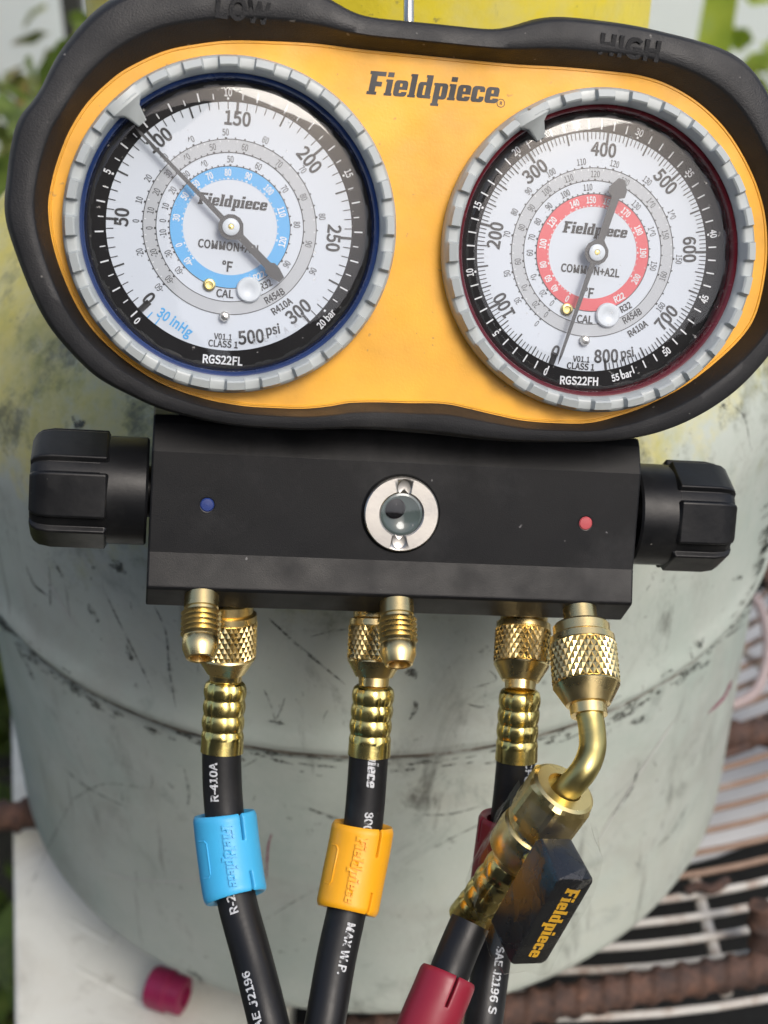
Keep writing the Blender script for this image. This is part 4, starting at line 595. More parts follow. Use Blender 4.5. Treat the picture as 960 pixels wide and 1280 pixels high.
# ---------------- gauges
def disc(mb, cx, cy, r0, r1, z, n=128):
    rows = [[(cx+r*cos(2*pi*k/n), cy+r*sin(2*pi*k/n), z) for k in range(n)] for r in (r0, r1)]
    if r0 == 0: mb.add(rows[1], [tuple(range(n))], Lf)
    else: mb.grid(rows, True, xf=Lf)
def bar(mb, cx, cy, ang, r0, r1, w, z):
    c, s = cos(ang), sin(ang)
    mb.add([(cx+r0*c+w/2*s, cy+r0*s-w/2*c, z), (cx+r1*c+w/2*s, cy+r1*s-w/2*c, z), (cx+r1*c-w/2*s, cy+r1*s+w/2*c, z), (cx+r0*c-w/2*s, cy+r0*s+w/2*c, z)], [(0, 1, 2, 3)], Lf)
DZ = -3.0
def gauge(k, cfg):
    cx, cy = GC[k]; off = cfg['rot']
    A = lambda deg: radians(deg+off)
    b = MB(); b.lathe([(0.0001, DZ-.8), (34.6, DZ-.8), (34.6, DZ), (0.0001, DZ)], 96, lambda v: L(cx+v[0], cy+v[1], v[2]), False, False)
    # dial plate is the gauge part; prints are its sub-parts
    dial = b.build('gauge_dial', 'dialblack', man); dial['label'] = cfg['dial_label']
    z1 = DZ+.06; d = MB(); disc(d, cx, cy, 0, 28.9, z1); d.build('white_disc', 'dialwhite', dial, smooth=0)
    z2 = z1+.06; d = MB(); disc(d, cx, cy, 17.35, 20.4, z2); d.build('grey_band', 'dialgrey', dial, smooth=0)
    d = MB(); disc(d, cx, cy, 11.1, 14.2, z2); d.build('colour_band', cfg['band'], dial, smooth=0)
    z3 = z2+.06; bl, wh, co, gy = MB(), MB(), MB(), MB()
    for r_ in (20.4, 17.35, 14.2): disc(bl, cx, cy, r_-.09, r_+.09, z3)
    p0, pr, a0, da = cfg['psi']       # unit step, range, start angle, degrees per psi
    ps = 0
    while ps <= pr+.1:
        if ps % cfg['major'] == 0: bar(bl, cx, cy, A(a0-ps*da), 26.0, 28.95, .62, z3)
        elif ps % cfg['mid'] == 0: bar(bl, cx, cy, A(a0-ps*da), 26.3, 28.95, .42, z3)
        elif cfg['small'] and ps % cfg['small'] == 0: bar(bl, cx, cy, A(a0-ps*da), 26.6, 28.95, .3, z3)
        else: bar(bl, cx, cy, A(a0-ps*da), 27.2, 28.95, .22, z3)
        ps += p0
    bar(bl, cx, cy, A(a0+.6), 25.9, 28.95, 1.5, z3)
    nb = cfg['bars']; st = cfg['barstep']; x = 0.0
    while x <= nb+.01:
        lng = abs(x-round(x)) < .01
        if not (abs(x % 5) < .01 and x > 0): bar(wh, cx, cy, A(a0-x*14.5038*da), 29.5, 31.5 if lng else 30.8, .34 if lng else .24, z3)
        else: bar(wh, cx, cy, A(a0-x*14.5038*da), 29.4, 29.9, .5, z3)
        x += st
    for s_, deg, r_, inward in cfg['barlab']:
        a = A(deg); put(wh, glyphs(s_, .025), cx+r_*cos(a), cy+r_*sin(a), z3, a+(pi/2 if inward else -pi/2), 1.6, .8)
    for s_, pp, sz, inward in cfg['psilab']:
        q = U(*pp, z3); a = atan2(q.y-cy, q.x-cx); put(bl, glyphs(s_, .035), q.x, q.y, z3, a+(pi/2 if inward else -pi/2), sz, .90)
    for ring_r, tick_r, sgn, lst, target in cfg['rings']:
        angs = []
        for s_, pp in lst:
            q = U(*pp, z3); a = atan2(q.y-cy, q.x-cx); dg_ = math.degrees(a)
            inward = -100 < dg_ < -8
            tg = wh if target == 'w' else bl
            put(tg, glyphs(s_, .012 if target != 'w' else .03), cx+ring_r*cos(a), cy+ring_r*sin(a), z3, a+(pi/2 if inward else -pi/2), 1.5, .70)
            bar(tg, cx, cy, a, tick_r, tick_r+sgn*.55, .5, z3); angs.append(a % (2*pi) if False else a)
        un = [angs[0]]
        for a in angs[1:]:
            while a > un[-1]: a -= 2*pi
            un.append(a)
        for a, b_ in zip(un, un[1:]):
            for f_ in (.25, .5, .75) if abs(a-b_) > .3 else (.5,):
                bar(wh if target == 'w' else bl, cx, cy, a+(b_-a)*f_, tick_r, tick_r+sgn*(.55 if target != 'w' else .4), .3, z3)
                if ring_r < 20 and ring_r > 18: bar(wh, cx, cy, a+(b_-a)*f_, 20.2, 19.7, .22, z3+.02)
    for s_, pp, sz, sx, rot, tgt in cfg['free']:
        q = U(*pp, z3); put({'b': bl, 'w': wh, 'c': co, 'g': gy}[tgt], glyphs(s_, .02), q.x, q.y, z3, radians(rot), sz, sx)
    q = U(*cfg['logo'], z3); put(bl, logo(), q.x, q.y, z3, radians(off*.5-1), 16.4)
    if cfg.get('retard'):
        for i, ch in enumerate('RETARD'):
            a = A(-73.5 + i*5.6); put(gy, glyphs(ch, .0), cx+27.3*cos(a), cy+27.3*sin(a), z3, a+pi/2, 1.5, .8)
        for a in (228.4, 231.8, 236.5): bar(co if a > 230 else gy, cx, cy, A(a), 27.1, 28.9, .3, z3)
    tag(bl.build('black_print', 'pblack', dial, smooth=0), kind='stuff'); tag(wh.build('white_print', 'pwhite', dial, smooth=0), kind='stuff')
    if co.v: tag(co.build('blue_print', 'dialblue', dial, smooth=0), kind='stuff')
    if gy.v: tag(gy.build('grey_print', 'pgrey', dial, smooth=0), kind='stuff')
    # small hardware on the dial
    def at(pp, z): q = U(*pp, z); return Matrix.Translation(q)
    def hw(name, prof, pp, mat, n=24): MB().lathe(prof, n, lambda v: L(*(at(pp, 0) @ Vector(v)))).build(name, mat, dial)
    hw('screw', [(1.5, DZ), (1.5, DZ+.7), (1.2, DZ+.9), (.9, DZ+.9), (.75, DZ+.45), (.1, DZ+.4)], cfg['screw'], 'ferrule')
    hw('plug', [(3.0, DZ), (3.0, DZ+.9), (2.7, DZ+1.25), (1.5, DZ+1.3), (1.2, DZ+1.15), (.1, DZ+1.1)], cfg['plug'], 'plug', 32)
    hw('stop_pin', [(1.3, DZ), (1.3, DZ+1.3), (.9, DZ+1.9), (.1, DZ+2.1)], cfg['pin'], 'steel', 7)
    # needle
    NZ = DZ+3.2
    tip = U(*cfg['tip'], NZ); hb = Vector((cx, cy, NZ)); v = tip.xy-hb.xy; a = atan2(v.y, v.x); ln = v.length; lt = cfg['tail']
    def nf(w_): return lambda p: L(cx+p[0]*cos(a)-p[1]*sin(a), cy+p[0]*sin(a)+p[1]*cos(a), p[2])
    tw = cfg['tailw']
    poly = [(ln, 0), (ln-2.5, .32), (2.9, .62), (2.55, 1.6), (1.5, 2.6), (0, 3.0), (-1.5, 2.6), (-2.6, 1.5), (-3.3, .85), (-lt+4.6, .95), (-lt+4.0, tw), (-lt+2.4, tw), (-lt, .8), (-lt, -.8), (-lt+2.4, -tw), (-lt+4.0, -tw), (-lt+4.6, -.95), (-3.3, -.85), (-2.6, -1.5), (-1.5, -2.6), (0, -3.0), (1.5, -2.6), (2.55, -1.6), (2.9, -.62), (ln-2.5, -.32)]
    if not cfg['arrow']: poly = [q for q in poly]
    nb_ = MB(); nb_.prism(poly, NZ, NZ+.35, nf(0)); nd = nb_.build('needle', 'needle', man, smooth=30)
    MB().lathe([(2.0, NZ+.3), (2.0, NZ+.8), (1.8, NZ+.95), (.75, NZ+.95), (.6, NZ+.7), (.1, NZ+.7)], 28, lambda v: L(cx+v[0], cy+v[1], v[2])).build('needle_hub', 'plug', nd)
    MB().lathe([(.62, NZ+.7), (.5, NZ+1.0), (.1, NZ+1.05)], 16, lambda v: L(cx+v[0], cy+v[1], v[2])).build('needle_pivot', 'ferrule', nd)
    # coloured wall ring, bezel, lens
    MB().lathe([(34.3, DZ-.4), (33.6, DZ+.9), (33.7, 2.6), (34.2, 3.2), (35.0, 3.4), (35.3, 2.0)], 128, lambda v: L(cx+v[0], cy+v[1], v[2]), False, False).build('wall_ring', cfg['wall'], man)
    NT = 28; rows = []; pa = cfg['pointer']
    for i in range(NT):
        for f_, h in ((0, 0), (.07, 1), (.30, 1), (.56, 1), (.60, .0), (.80, 0)):
            rows.append((2*pi*(i+f_)/NT, h))
    def prof(h):
        return [(38.35, -.3), (38.5, .5), (38.5, 4.6), (38.2, 5.2), (37.95, 5.4+.9*h), (37.7, 5.7+1.7*h), (36.0, 6.0+2.0*h), (35.6, 5.9+1.7*h), (35.25, 5.6+.7*h), (34.9, 4.8), (34.7, 3.6), (34.8, 1.0)]
    P = [[(cx+r_*cos(t), cy+r_*sin(t), z) for r_, z in prof(h)] for t, h in rows]
    bz = MB(); bz.grid(P, False, True, xf=Lf); bezel = bz.build('bezel', 'bezel', man, smooth=28)
    # pointer tab of the bezel
    c, s = cos(pa), sin(pa); pm = MB()
    sec = [(37.6, 4.2), (35.3, 4.0), (33.8, 2.1), (31.2, 1.4), (30.4, 1.2)]
    rows = []
    for r_, hw_ in sec:
        top = 7.9 if r_ > 35 else 7.9-(35.3-r_)*.72; bot = 3.8
        rows.append([(cx+r_*c-w_*s, cy+r_*s+w_*c, z) for w_, z in ((-hw_, bot), (-hw_, top-.4), (-hw_*.8, top), (hw_*.8, top), (hw_, top-.4), (hw_, bot))])
    pm.grid(rows, True, False, True, True, Lf); pm.build('bezel_pointer', 'bezel', bezel, smooth=30)
    n = 96; lz = [(0.3, 4.0), (12, 3.95), (24, 3.8), (31, 3.55), (32.4, 3.3), (33.1, 2.7), (33.35, 1.9), (33.4, .2)]
    MB().lathe(lz, n, lambda v: L(cx+v[0], cy+v[1], v[2]), True, False).build('lens', 'lens', man, smooth=60)
R1 = [('-60',(198,361)),('-20',(175,316)),('0',(170,276)),('10',(174,250)),('20',(184,222)),('30',(205,196)),('40',(238,173)),('50',(282,164)),('60',(332,175)),('70',(377,213)),('80',(401,271)),('90',(391,339))]
R2 = [('-60',(213,349)),('-20',(194,316)),('0',(188,285)),('10',(188,263)),('20',(196,240)),('30',(209,216)),('40',(233,196)),('50',(266,184)),('60',(306,185)),('70',(348,206)),('80',(378,247)),('90',(385,305))]
R3 = [('-60',(224,339)),('-30',(211,318)),('-10',(204,292)),('0',(206,276)),('10',(207,258)),('20',(216,238)),('30',(232,217)),('40',(255,205)),('50',(288,199)),('60',(323,208)),('70',(356,236)),('80',(370,281)),('90',(358,330))]
R4 = [('-40',(236,327)),('0',(224,306)),('30',(221,272)),('50',(231,245)),('60',(245,230)),('70',(262,220)),('80',(285,216)),('90',(310,222)),('100',(334,239)),('110',(349,266)),('120',(352,302))]
gauge(0, dict(rot=-1.4, dial_label='white low pressure dial with light blue band', band='dialblue', wall='blue_ring', psi=(5, 300, 226.4, 45.25/50), major=50, mid=25, small=0, bars=20, barstep=.5,
  barlab=[('0', 229.5, 31.1, True), ('5', 226.4-5*13.126, 31, False), ('10', 226.4-10*13.126, 31, False), ('15', 226.4-15*13.126, 31, False), ('20 bar', -38.5, 31.2, True)],
  psilab=[('0',(186,373),3.0,False),('50',(152,271),3.05,False),('100',(199,175),3.05,False),('150',(297,148),3.05,False),('200',(387,200),3.05,False),('250',(417,298),3.05,False),('300',(373,389),3.05,True)],
  rings=[(22.0,20.5,.6,R1,'b'),(18.9,17.45,.6,R2,'b'),(15.8,14.3,.6,R3,'b'),(12.75,11.2,.6,R4,'w')],
  free=[('30 inHg',(219,403),2.2,.85,-32,'c'),('500',(314,421),3.0,.9,9,'b'),('psi',(341,412),2.2,.85,13,'b'),('CAL',(281,367),1.75,.95,-2,'b'),('°F',(284,333),2.3,.85,-3,'b'),('COMMON+A2L',(287,308),1.85,.86,-2.5,'b'),('V01.1',(279,421),1.35,.9,-1,'b'),('CLASS 1',(279,430),1.5,.9,-1,'b'),('RGS22FL',(278,450),1.9,.88,-1,'w'),
        ('R22',(324,345),1.5,.8,28,'w'),('R32',(332,356),1.6,.8,32,'b'),('R454B',(343,370),1.6,.8,33,'b'),('R410A',(352,383),1.6,.85,36,'b')],
  logo=(291,254), screw=(262,356), plug=(312,362), pin=(281,396), tip=(166,156), tail=17.0, tailw=1.55, arrow=True, pointer=radians(134.5), retard=True))
q1_ = [('0',(669,407)),('30',(644,378)),('50',(633,342)),('70',(635,293)),('80',(645,266)),('90',(662,240)),('100',(690,218)),('110',(727,204)),('120',(768,206)),('130',(809,226)),('140',(840,268)),('150',(848,324)),('160',(826,384))]
q2_ = [('0',(682,394)),('20',(668,382)),('40',(656,360)),('60',(648,327)),('80',(654,285)),('90',(667,262)),('100',(685,241)),('110',(712,226)),('120',(744,221)),('130',(781,227)),('140',(811,256)),('150',(829,294)),('160',(828,345))]
q3_ = [('0',(689,380)),('20',(677,368)),('40',(667,347)),('60',(664,316)),('70',(666,297)),('80',(674,278)),('90',(688,260)),('100',(708,245)),('110',(735,237)),('120',(765,239)),('130',(794,258)),('140',(813,290)),('150',(815,332))]
q4_ = [('0',(708,375)),('40',(692,362)),('60',(684,349)),('80',(678,331)),('100',(680,305)),('120',(692,279)),('140',(719,257)),('150',(739,253)),('160',(760,254)),('170',(781,267)),('180',(796,289)),('190',(802,316)),('200',(794,348))]
d8 = 331.2/800
gauge(1, dict(rot=0, dial_label='white high pressure dial with red band', band='dialred', wall='red_ring', psi=(5, 800, 252.6, d8), major=100, mid=50, small=25, bars=54, barstep=1,
  barlab=[('0', 252.6-.5, 31.1, True)] + [(str(v), 252.6-v*14.5038*d8, 31, v > 44) for v in range(5, 51, 5)] + [('55 bar', -71.5, 31.1, True)],
  psilab=[('0',(694,440),3.05,False),('100',(630,382),3.05,False),('200',(619,294),3.05,False),('300',(669,214),3.05,False),('400',(755,187),3.05,False),('500',(832,227),3.05,False),('600',(862,312),3.05,False),('700',(833,397),3.05,True)],
  rings=[(22.0,20.5,.6,q1_,'b'),(18.9,17.45,.6,q2_,'b'),(15.8,14.3,.6,q3_,'b'),(12.75,11.2,.6,q4_,'w')],
  free=[('800',(758,445),3.0,.9,5,'b'),('psi',(784,441),2.2,.85,13,'b'),('CAL',(731,399),1.75,.95,-2,'b'),('°F',(736,366),2.3,.85,-3,'b'),('COMMON+A2L',(738,338),1.85,.86,-2,'b'),('V01.1',(727,449),1.35,.9,-1,'b'),('CLASS 1',(726,458),1.5,.9,-1,'b'),('RGS22FH',(724,476),1.9,.88,1,'w'),
        ('R22',(774,372),1.5,.8,30,'w'),('R32',(782,384),1.6,.8,32,'b'),('R454B',(790,395),1.6,.8,34,'b'),('R410A',(797,411),1.6,.85,36,'b')],
  logo=(744,289), screw=(712,387), plug=(763,394), pin=(734,426), tip=(697,456), tail=18.5, tailw=2.2, arrow=True, pointer=radians(123.5)))

# ---------------- manifold block
c_ = lambda py, z: U(493, py, z).y
bx0, bx1 = U(187, 640, -8).x, U(798, 640, -8).x
prof = [(c_(534, -10), -40), (c_(534, -10), -12.5), (c_(543, -11), -11), (c_(578, -8), -8), (c_(701, -8), -8), (c_(744, -6.3), -6.3), (c_(747, -6.8), -6.8)]
yl = prof[-1][0]; prof += [(yl-5.4, -14.2), (yl-5.4, -40)]
mb = MB(); mb.grid([[(bx0, y, z) for y, z in prof], [(bx1, y, z) for y, z in prof]], True, False, True, True, Lf)
block = mb.build('manifold_block', 'anod', man, smooth=0, bevel=.0005)
yb_ = yl-5.4
mb = MB(); mb.box((bx0+6, prof[0][0]-2, -36), (bx1-4, prof[0][0]+7, -13), Lf); mb.build('gauge_bracket', 'anod', man, smooth=0, bevel=.0008)
for pp, mt in (((259, 631), 'bluedot'), ((732, 654), 'reddot')):
    q = U(*pp, -8); MB().lathe([(1.75, -8.6), (1.75, -8), (1.45, -7.7), (.1, -7.6)], 24, lambda v: L(q.x+v[0], q.y+v[1], v[2])).build('indicator_dot', mt, man)
    MB().lathe([(1.72, -7.95), (1.95, -7.9), (2.05, -7.97)], 24, lambda v: L(q.x+v[0], q.y+v[1], v[2]), False, False).build('dot_rim', 'knob', man)
q = U(501, 642, -8); XS = lambda v: L(q.x+v[0], q.y+v[1], v[2])
MB().lathe([(9.55, -8.1), (10.0, -7.9), (9.7, -7.55), (9.45, -7.9)], 64, XS, False, False).build('sight_recess', 'knob', man)
mb = MB(); mb.lathe([(5.2, -8.6), (9.4, -8.6), (9.4, -6.7), (9.1, -6.4), (5.7, -6.4), (5.35, -6.7), (5.2, -8.6)], 64, XS, False, False); sg = mb.build('sight_ring', 'nickel', man)
cut = MB()
for sgn in (1, -1):
    cut.lathe([(.1, -6.85), (1.7, -6.83), (1.85, -6.75), (1.9, -5.5), (.1, -5.4)], 24, lambda v: L(q.x+v[0]*.9+.3*sgn, q.y+v[1]*1.1+sgn*6.6, v[2]))
co_ = cut.build('cutter', 'nickel', sg); md = sg.modifiers.new('notch', 'BOOLEAN'); md.operation = 'DIFFERENCE'; md.object = co_; md.solver = 'EXACT'
dg_ = bpy.context.evaluated_depsgraph_get(); dg_.update(); nm = bpy.data.meshes.new_from_object(sg.evaluated_get(dg_)); sg.modifiers.clear(); sg.data = nm; bpy.data.objects.remove(co_)
MB().lathe([(5.3, -7.9), (5.25, -6.9), (4.7, -6.75), (3.4, -7.5), (.1, -7.85)], 40, XS, False, True).build('sight_bowl', 'sight', sg)
MB().lathe([(2.7, -7.8), (2.6, -7.0), (1.9, -6.72), (.1, -6.66)], 28, lambda v: L(q.x-1.7+v[0], q.y+1.4+v[1], v[2])).build('sight_core', 'dialblack', sg)
MB().lathe([(5.4, -6.62), (4.0, -6.58), (2.0, -6.54), (.1, -6.52)], 40, XS, False, True).build('sight_lens', 'lens', sg)
# knobs
def knob(sgn, x_in, x_mid, x_out, cy, cz, rc, rg):
    XK = lambda v: L(x_in+sgn*v[2], cy+v[0], cz+v[1])
    L1, L2 = abs(x_mid-x_in), abs(x_out-x_in)
    kn = MB(); kn.lathe([(6.5, -4), (6.5, 1.2), (rc-.5, 1.2), (rc, 1.8), (rc, L1+3)], 56, XK); body = kn.build('valve_knob', 'knob', man, smooth=35)
    nS = 180; rows = []
    def rad(th, sc, grip):
        u_ = (th/(2*pi)*6 + .5) % 1 - .5                       # six pads, one facing the viewer
        w_ = abs(u_)*2
        pad = 1.0 if w_ < .50 else 0.0
        loc = th - round(th/(2*pi)*6)*(2*pi/6)
        flat = rg*cos(radians(30))/cos(loc) if pad else rg*.955
        e = max(0, min(1, (w_-.72)/.07))
        base = rg*cos(radians(21))*1.0/cos(loc)*(1-e) + rg*.90*e if grip else rg*.90
        return base*sc
    th0 = pi/2     # pad facing +z
    zs = [(L1, .90, 0), (L1+.6, .97, 0), (L1+1.5, 1.0, 1), (L1+2.0, 1.0, 1), (L2-5, 1.0, 1), (L2-2.2, .965, 1), (L2-.8, .90, 1), (L2, .80, 1)]
    for z, s_, g_ in zs:
        rows.append([(rad(2*pi*j/nS, s_, g_)*cos(2*pi*j/nS+th0), rad(2*pi*j/nS, s_, g_)*sin(2*pi*j/nS+th0), z) for j in range(nS)])
    gm_ = MB(); gm_.grid(rows, True, False, True, True, XK); gm_.build('grip', 'knob', body, smooth=28, bevel=.0002)
    MB().lathe([(4.5, -6), (4.5, 3)], 24, XK).build('stem', 'anod', body)
kz = -22.0
ql = U(110, 611, kz); qr = U(860, 645, kz)
knob(-1, bx0+.6, U(140, 611, kz+9).x, U(37, 611, kz+9).x, ql.y, kz, 13.6, 15.0)
knob(1, bx1+.3, U(838, 645, kz+9).x, U(917, 645, kz+9).x, qr.y, kz, 13.4, 14.9)
# front ports along the slanted facet
PA = Vector((0, -.83, .55)).normalized()
def port(px, py, cap=True):
    o_ = U(px, py, -8.6); fr_ = LMAT @ frame(o_ - PA*1.5, PA)
    p = MB(); p.lathe([(4.3, 0), (4.3, 3.6), (4.0, 3.9), (4.0, 4.6), (4.3, 4.9)] + [(5.0-.66*(k % 2), 5.0+.68*k) for k in range(10)] + [(4.35, 11.4), (4.5, 11.6), (4.45, 14.2), (3.5, 16.6), (3.0, 16.8), (2.6, 16.6), (2.3, 13.0), (.1, 12.8)], 36, fr_)
    return p.build('service_port', 'brass', man)
port(252, 751); port(496, 760)
o_ = U(725, 768, -8.6); MB().lathe([(4.3, -1.5), (4.3, 5), (4.0, 5.3), (4.0, 8)], 32, LMAT @ frame(o_, PA)).build('service_port', 'brass', man)
# hook
mb = MB(); hp = [L(*U(511, 60, -12)), L(*U(511, 20, -12)), L(*U(511, -60, -13)), L(*U(511, -150, -16)), L(*U(511, -190, -24)), L(*U(510, -180, -40)), L(*U(510, -140, -46))]
mb.sweep(catmull(hp, 8), .0013, 12); mb.build('hanging_hook', 'steel', man)

# =================================================================== HOSES
def knurl(mb, r, h0, h1, xf, n=30, rows=7, dh=.42):
    vs = []; fs = []; dz = (h1-h0)/rows
    def V(rr_, j, i): a = 2*pi*(j)/n; return (rr_*cos(a), rr_*sin(a), h0+i*dz)
    idx = {}
    def vid(j2, i):
        key = (j2 % (2*n), i)
        if key not in idx: idx[key] = len(vs); vs.append(V(r, key[0]/2, i))
        return idx[key]
    for i in range(-1, rows+1):
        for j in range(n):
            j2 = 2*j + (i % 2)
            a, b, c, d = vid(j2-1, max(0, min(rows, i))) if False else None, None, None, None
            p_l, p_r = (j2-1, i), (j2+1, i); p_b, p_t = (j2, i-1), (j2, i+1)
            q = [p for p in (p_l, p_b, p_r, p_t) if 0 <= p[1] <= rows]
            if len(q) < 3: continue
            ids = [vid(*p) for p in q]; ap = len(vs)
            ci = i if 0 < i < rows else (0.3 if i <= 0 else rows-.3)
            vs.append(V(r+dh, j2/2, ci))
            for k in range(len(ids)): fs.append((ids[k], ids[(k+1) % len(ids)], ap))
    mb.add(vs, fs, xf)
def nut(root, o, ax, k=1.0, matn='brass', stem=True):
    fr_ = frame(o, ax) @ Matrix.Scale(.001*k, 4)
    a = MB(); a.lathe([(6.2, -1.5), (6.6, -1.0), (6.6, 1.2), (6.3, 1.4), (6.9, 1.6), (7.5, 1.8), (7.6, 3.4), (7.45, 3.6), (7.45, 13.0), (7.6, 13.2), (7.7, 13.6), (5.1, 18.0), (4.3, 18.2), (4.2, 20.5)], 48, fr_)
    nt_ = a.build('knurled_nut', matn, root, smooth=30)
    b_ = MB(); knurl(b_, 7.45, 3.6, 13.1, fr_); b_.build('knurling', matn, nt_, smooth=0)
    return nt_
def ferrule(root, p0, p1, r=5.5):
    ax = p1-p0; ln = ax.length*1000; fr_ = frame(p0, ax, Vector((1, 0, .2))) @ Matrix.Scale(.001, 4); rows = []; NN = 48
    for i in range(61):
        t = i/60; z = t*ln
        if t < .04: k = .80+.16*(t/.04)
        elif t < .80: ph = (t-.04)/.76*3.5; k = .93+.085*abs(sin(pi*(ph % 1)))**.7 if ph < 3.5 else .95
        else: k = 1.0+.02*(t-.8)/.2
        row = []
        for j in range(NN):
            th = 2*pi*j/NN; cr = (1-abs(((th/(2*pi)*6) % 1)-.5)*2)
            crs = max(0, 1-cr/.22) if t < .9 else 0
            row.append((r*(k-.07*crs*(1 if t < .8 else 1-(t-.8)*10 if t < .9 else 0)+.012*sin(3*th+t*9))*cos(th), r*(k-.07*crs*(1 if t < .8 else 0))*sin(th), z))
        rows.append(row)
    rows.append([(r*.9*cos(2*pi*j/NN), r*.9*sin(2*pi*j/NN), ln) for j in range(NN)])
    MB().grid(rows, True, False, True, True, fr_).build('crimped_ferrule', 'ferrule', root, smooth=50)
class Path:
    def __init__(s, P, n=24):
        s.p = catmull(P, n); s.s = [0]
        for a, b in zip(s.p, s.p[1:]): s.s.append(s.s[-1]+(b-a).length)
    def at(s, u_):
        u_ = max(0, min(s.s[-1]-1e-6, u_)); lo_, hi_ = 0, len(s.s)-1
        while hi_-lo_ > 1:
            m_ = (lo_+hi_)//2
            if s.s[m_] <= u_: lo_ = m_
            else: hi_ = m_
        t = (u_-s.s[lo_])/max(1e-9, s.s[hi_]-s.s[lo_]); p = s.p[lo_].lerp(s.p[hi_], t)
        k0, k1 = max(0, lo_-3), min(len(s.p)-1, hi_+3)
        tg = (s.p[k1]-s.p[k0]).normalized(); cd = (Vector((0, 0, CAMH))-p); nn = (cd-tg*cd.dot(tg)).normalized()
        return p, tg, nn, nn.cross(tg)      # position, along, towards viewer, sideways
    def find(s, py):                        # arclength where the path crosses an image row
        best = None; inv = CAMM.inverted()
        for k, p in enumerate(s.p):
            c = inv @ p; y = 640+FPX*c.y/c.z if c.z else 0
            e = abs(y-py)
            if best is None or e < best[0]: best = (e, s.s[k])
            if best[0] < 3 and e > best[0]+20: break
        return best[1]
def hose_text(mb, path, py, side, s, cap, r, down=True, g=None, sx=1.0):
    u0 = path.find(py); vs, fs = g or glyphs(s, .02); out = []
    sgn = 1 if down else -1
    for a, b in vs:
        p, tg, nn, bb = path.at(u0 + sgn*a*cap*sx); w_ = side + (b*cap)*sgn
        ph = w_/r; out.append(p + (nn*cos(ph) + bb*sin(ph)*1)*r)
    mb.add(out, fs)
def sidecheck(path):
    p, tg, nn, bb = path.at(path.s[-1]*.4); return 1 if bb.x > 0 else -1
def clip(root, path, py0, py1, r, matn, gap_ph, emb=True):
    u0, u1 = path.find(py0), path.find(py1); NN = 64; ns = 40; rows = []; sg_ = sidecheck(path)
    for i in range(ns+1):
        t = i/ns; p, tg, nn, bb = path.at(u0+(u1-u0)*t); row = []; bb = bb*sg_
        for j in range(NN):
            th = 2*pi*j/NN
            k = 1.0
            if t < .07: k *= .93+.07*sin(pi/2*t/.07)
            if t > .93: k *= .93+.07*sin(pi/2*(1-t)/.07)
            row.append(p + (nn*cos(th)+bb*sin(th))*r*min(1.0, k))
        rows.append(row)
    j0 = int(gap_ph/(2*pi)*NN) % NN
    mk = lambda i, j: not ((i < ns*.32 and j == j0) or (i > ns*.72 and j == (j0+1) % NN))
    mb = MB(); mb.grid(rows, True, mask=mk); o_ = mb.build('hose_clip', matn, root, smooth=35)
    sd = o_.modifiers.new('thick', 'SOLIDIFY'); sd.thickness = .0020; sd.offset = -1
    bv = o_.modifiers.new('bevel', 'BEVEL'); bv.width = .0003; bv.segments = 2; bv.limit_method = 'ANGLE'
    # recessed latch outline and raised lettering
    if emb:
        tm_ = MB(); hose_text(tm_, path, (py0+py1)/2, 0, '', (u1-u0)*.80, r*1.0+.00028, True, logo())
        e = tm_.build('raised_lettering', matn, o_, smooth=0); sd = e.modifiers.new('thick', 'SOLIDIFY'); sd.thickness = .0008; sd.offset = 0
        lt = MB(); um = (u0+u1)/2; hl = (u1-u0)*.22
        pts = []
        for du, ph in ((-hl, -1.05), (-hl, -.78), (-hl*.85, -.70), (hl*.85, -.70), (hl, -.78), (hl, -1.05)):
            p, tg, nn, bb = path.at(um+du); bb = bb*sg_; pts.append(p+(nn*cos(ph)+bb*sin(ph))*(r*1.0+.00005))
        lt.sweep(pts, .00022, 6); lt.build('latch_outline', matn, o_)
    return o_
HR = .00515
def hose(label, port_px, nut_o, ferr, body, extra=None, zl=-24):
    pp = U(*port_px, zl); o_ = L(*pp); 
    root = empty('charging_hose', Matrix.Translation(o_), label, 'hose', 'charging hoses on the manifold')
    f0, f1 = CP(*ferr[0]), CP(*ferr[1]); ax = (f0-o_)
    nut(root, o_, ax.normalized(), ax.length*1000/20.3)
    ferrule(root, f0, f1)
    pts = [f0.lerp(f1, .8), f1] + [CP(*b) for b in body]; path = Path(pts)
    n = int(path.s[-1]/.002); 
    hb = MB(); hb.sweep([path.at(path.s[-1]*i/n)[0] for i in range(n+1)], HR, 24); hb.build('hose_body', 'hose', root, smooth=60)
    return root, path
h1, pa1 = hose('black hose with blue clip under the low side of the manifold', (285, 758), None, ((282, 851, 401), (277, 940, 402)),
   [(279, 1000, 402), (288, 1080, 400), (297, 1130, 397), (316, 1200, 392), (336, 1280, 386), (356, 1370, 384), (372, 1480, 400), (380, 1560, 440)])
h2, pa2 = hose('black hose with yellow clip under the middle of the manifold', (471, 766), None, ((467, 857, 401), (461, 944, 402)),
   [(454, 1030, 402), (441, 1100, 400), (432, 1145, 398), (420, 1200, 394), (406, 1280, 388), (388, 1370, 386), (370, 1480, 400), (360, 1570, 440)])
def hp_(mb, path, py, xpx, s, cap, down, sx=.95, g=None):
    p, tg, nn, bb = path.at(path.find(py)); c = CAMM.inverted() @ p; cx_ = 480-FPX*c.x/c.z
    side = max(-.95, min(.95, (xpx-cx_)/25)); ph = math.asin(side)*sidecheck(path)
    hose_text(mb, path, py, ph*(HR+.00012), s, cap, HR+.00012, down, g, sx)
def hprint(root, *a, **k):
    t = MB(); hp_(t, *a, **k); t.build('hose_print', 'hprint', root, smooth=0)
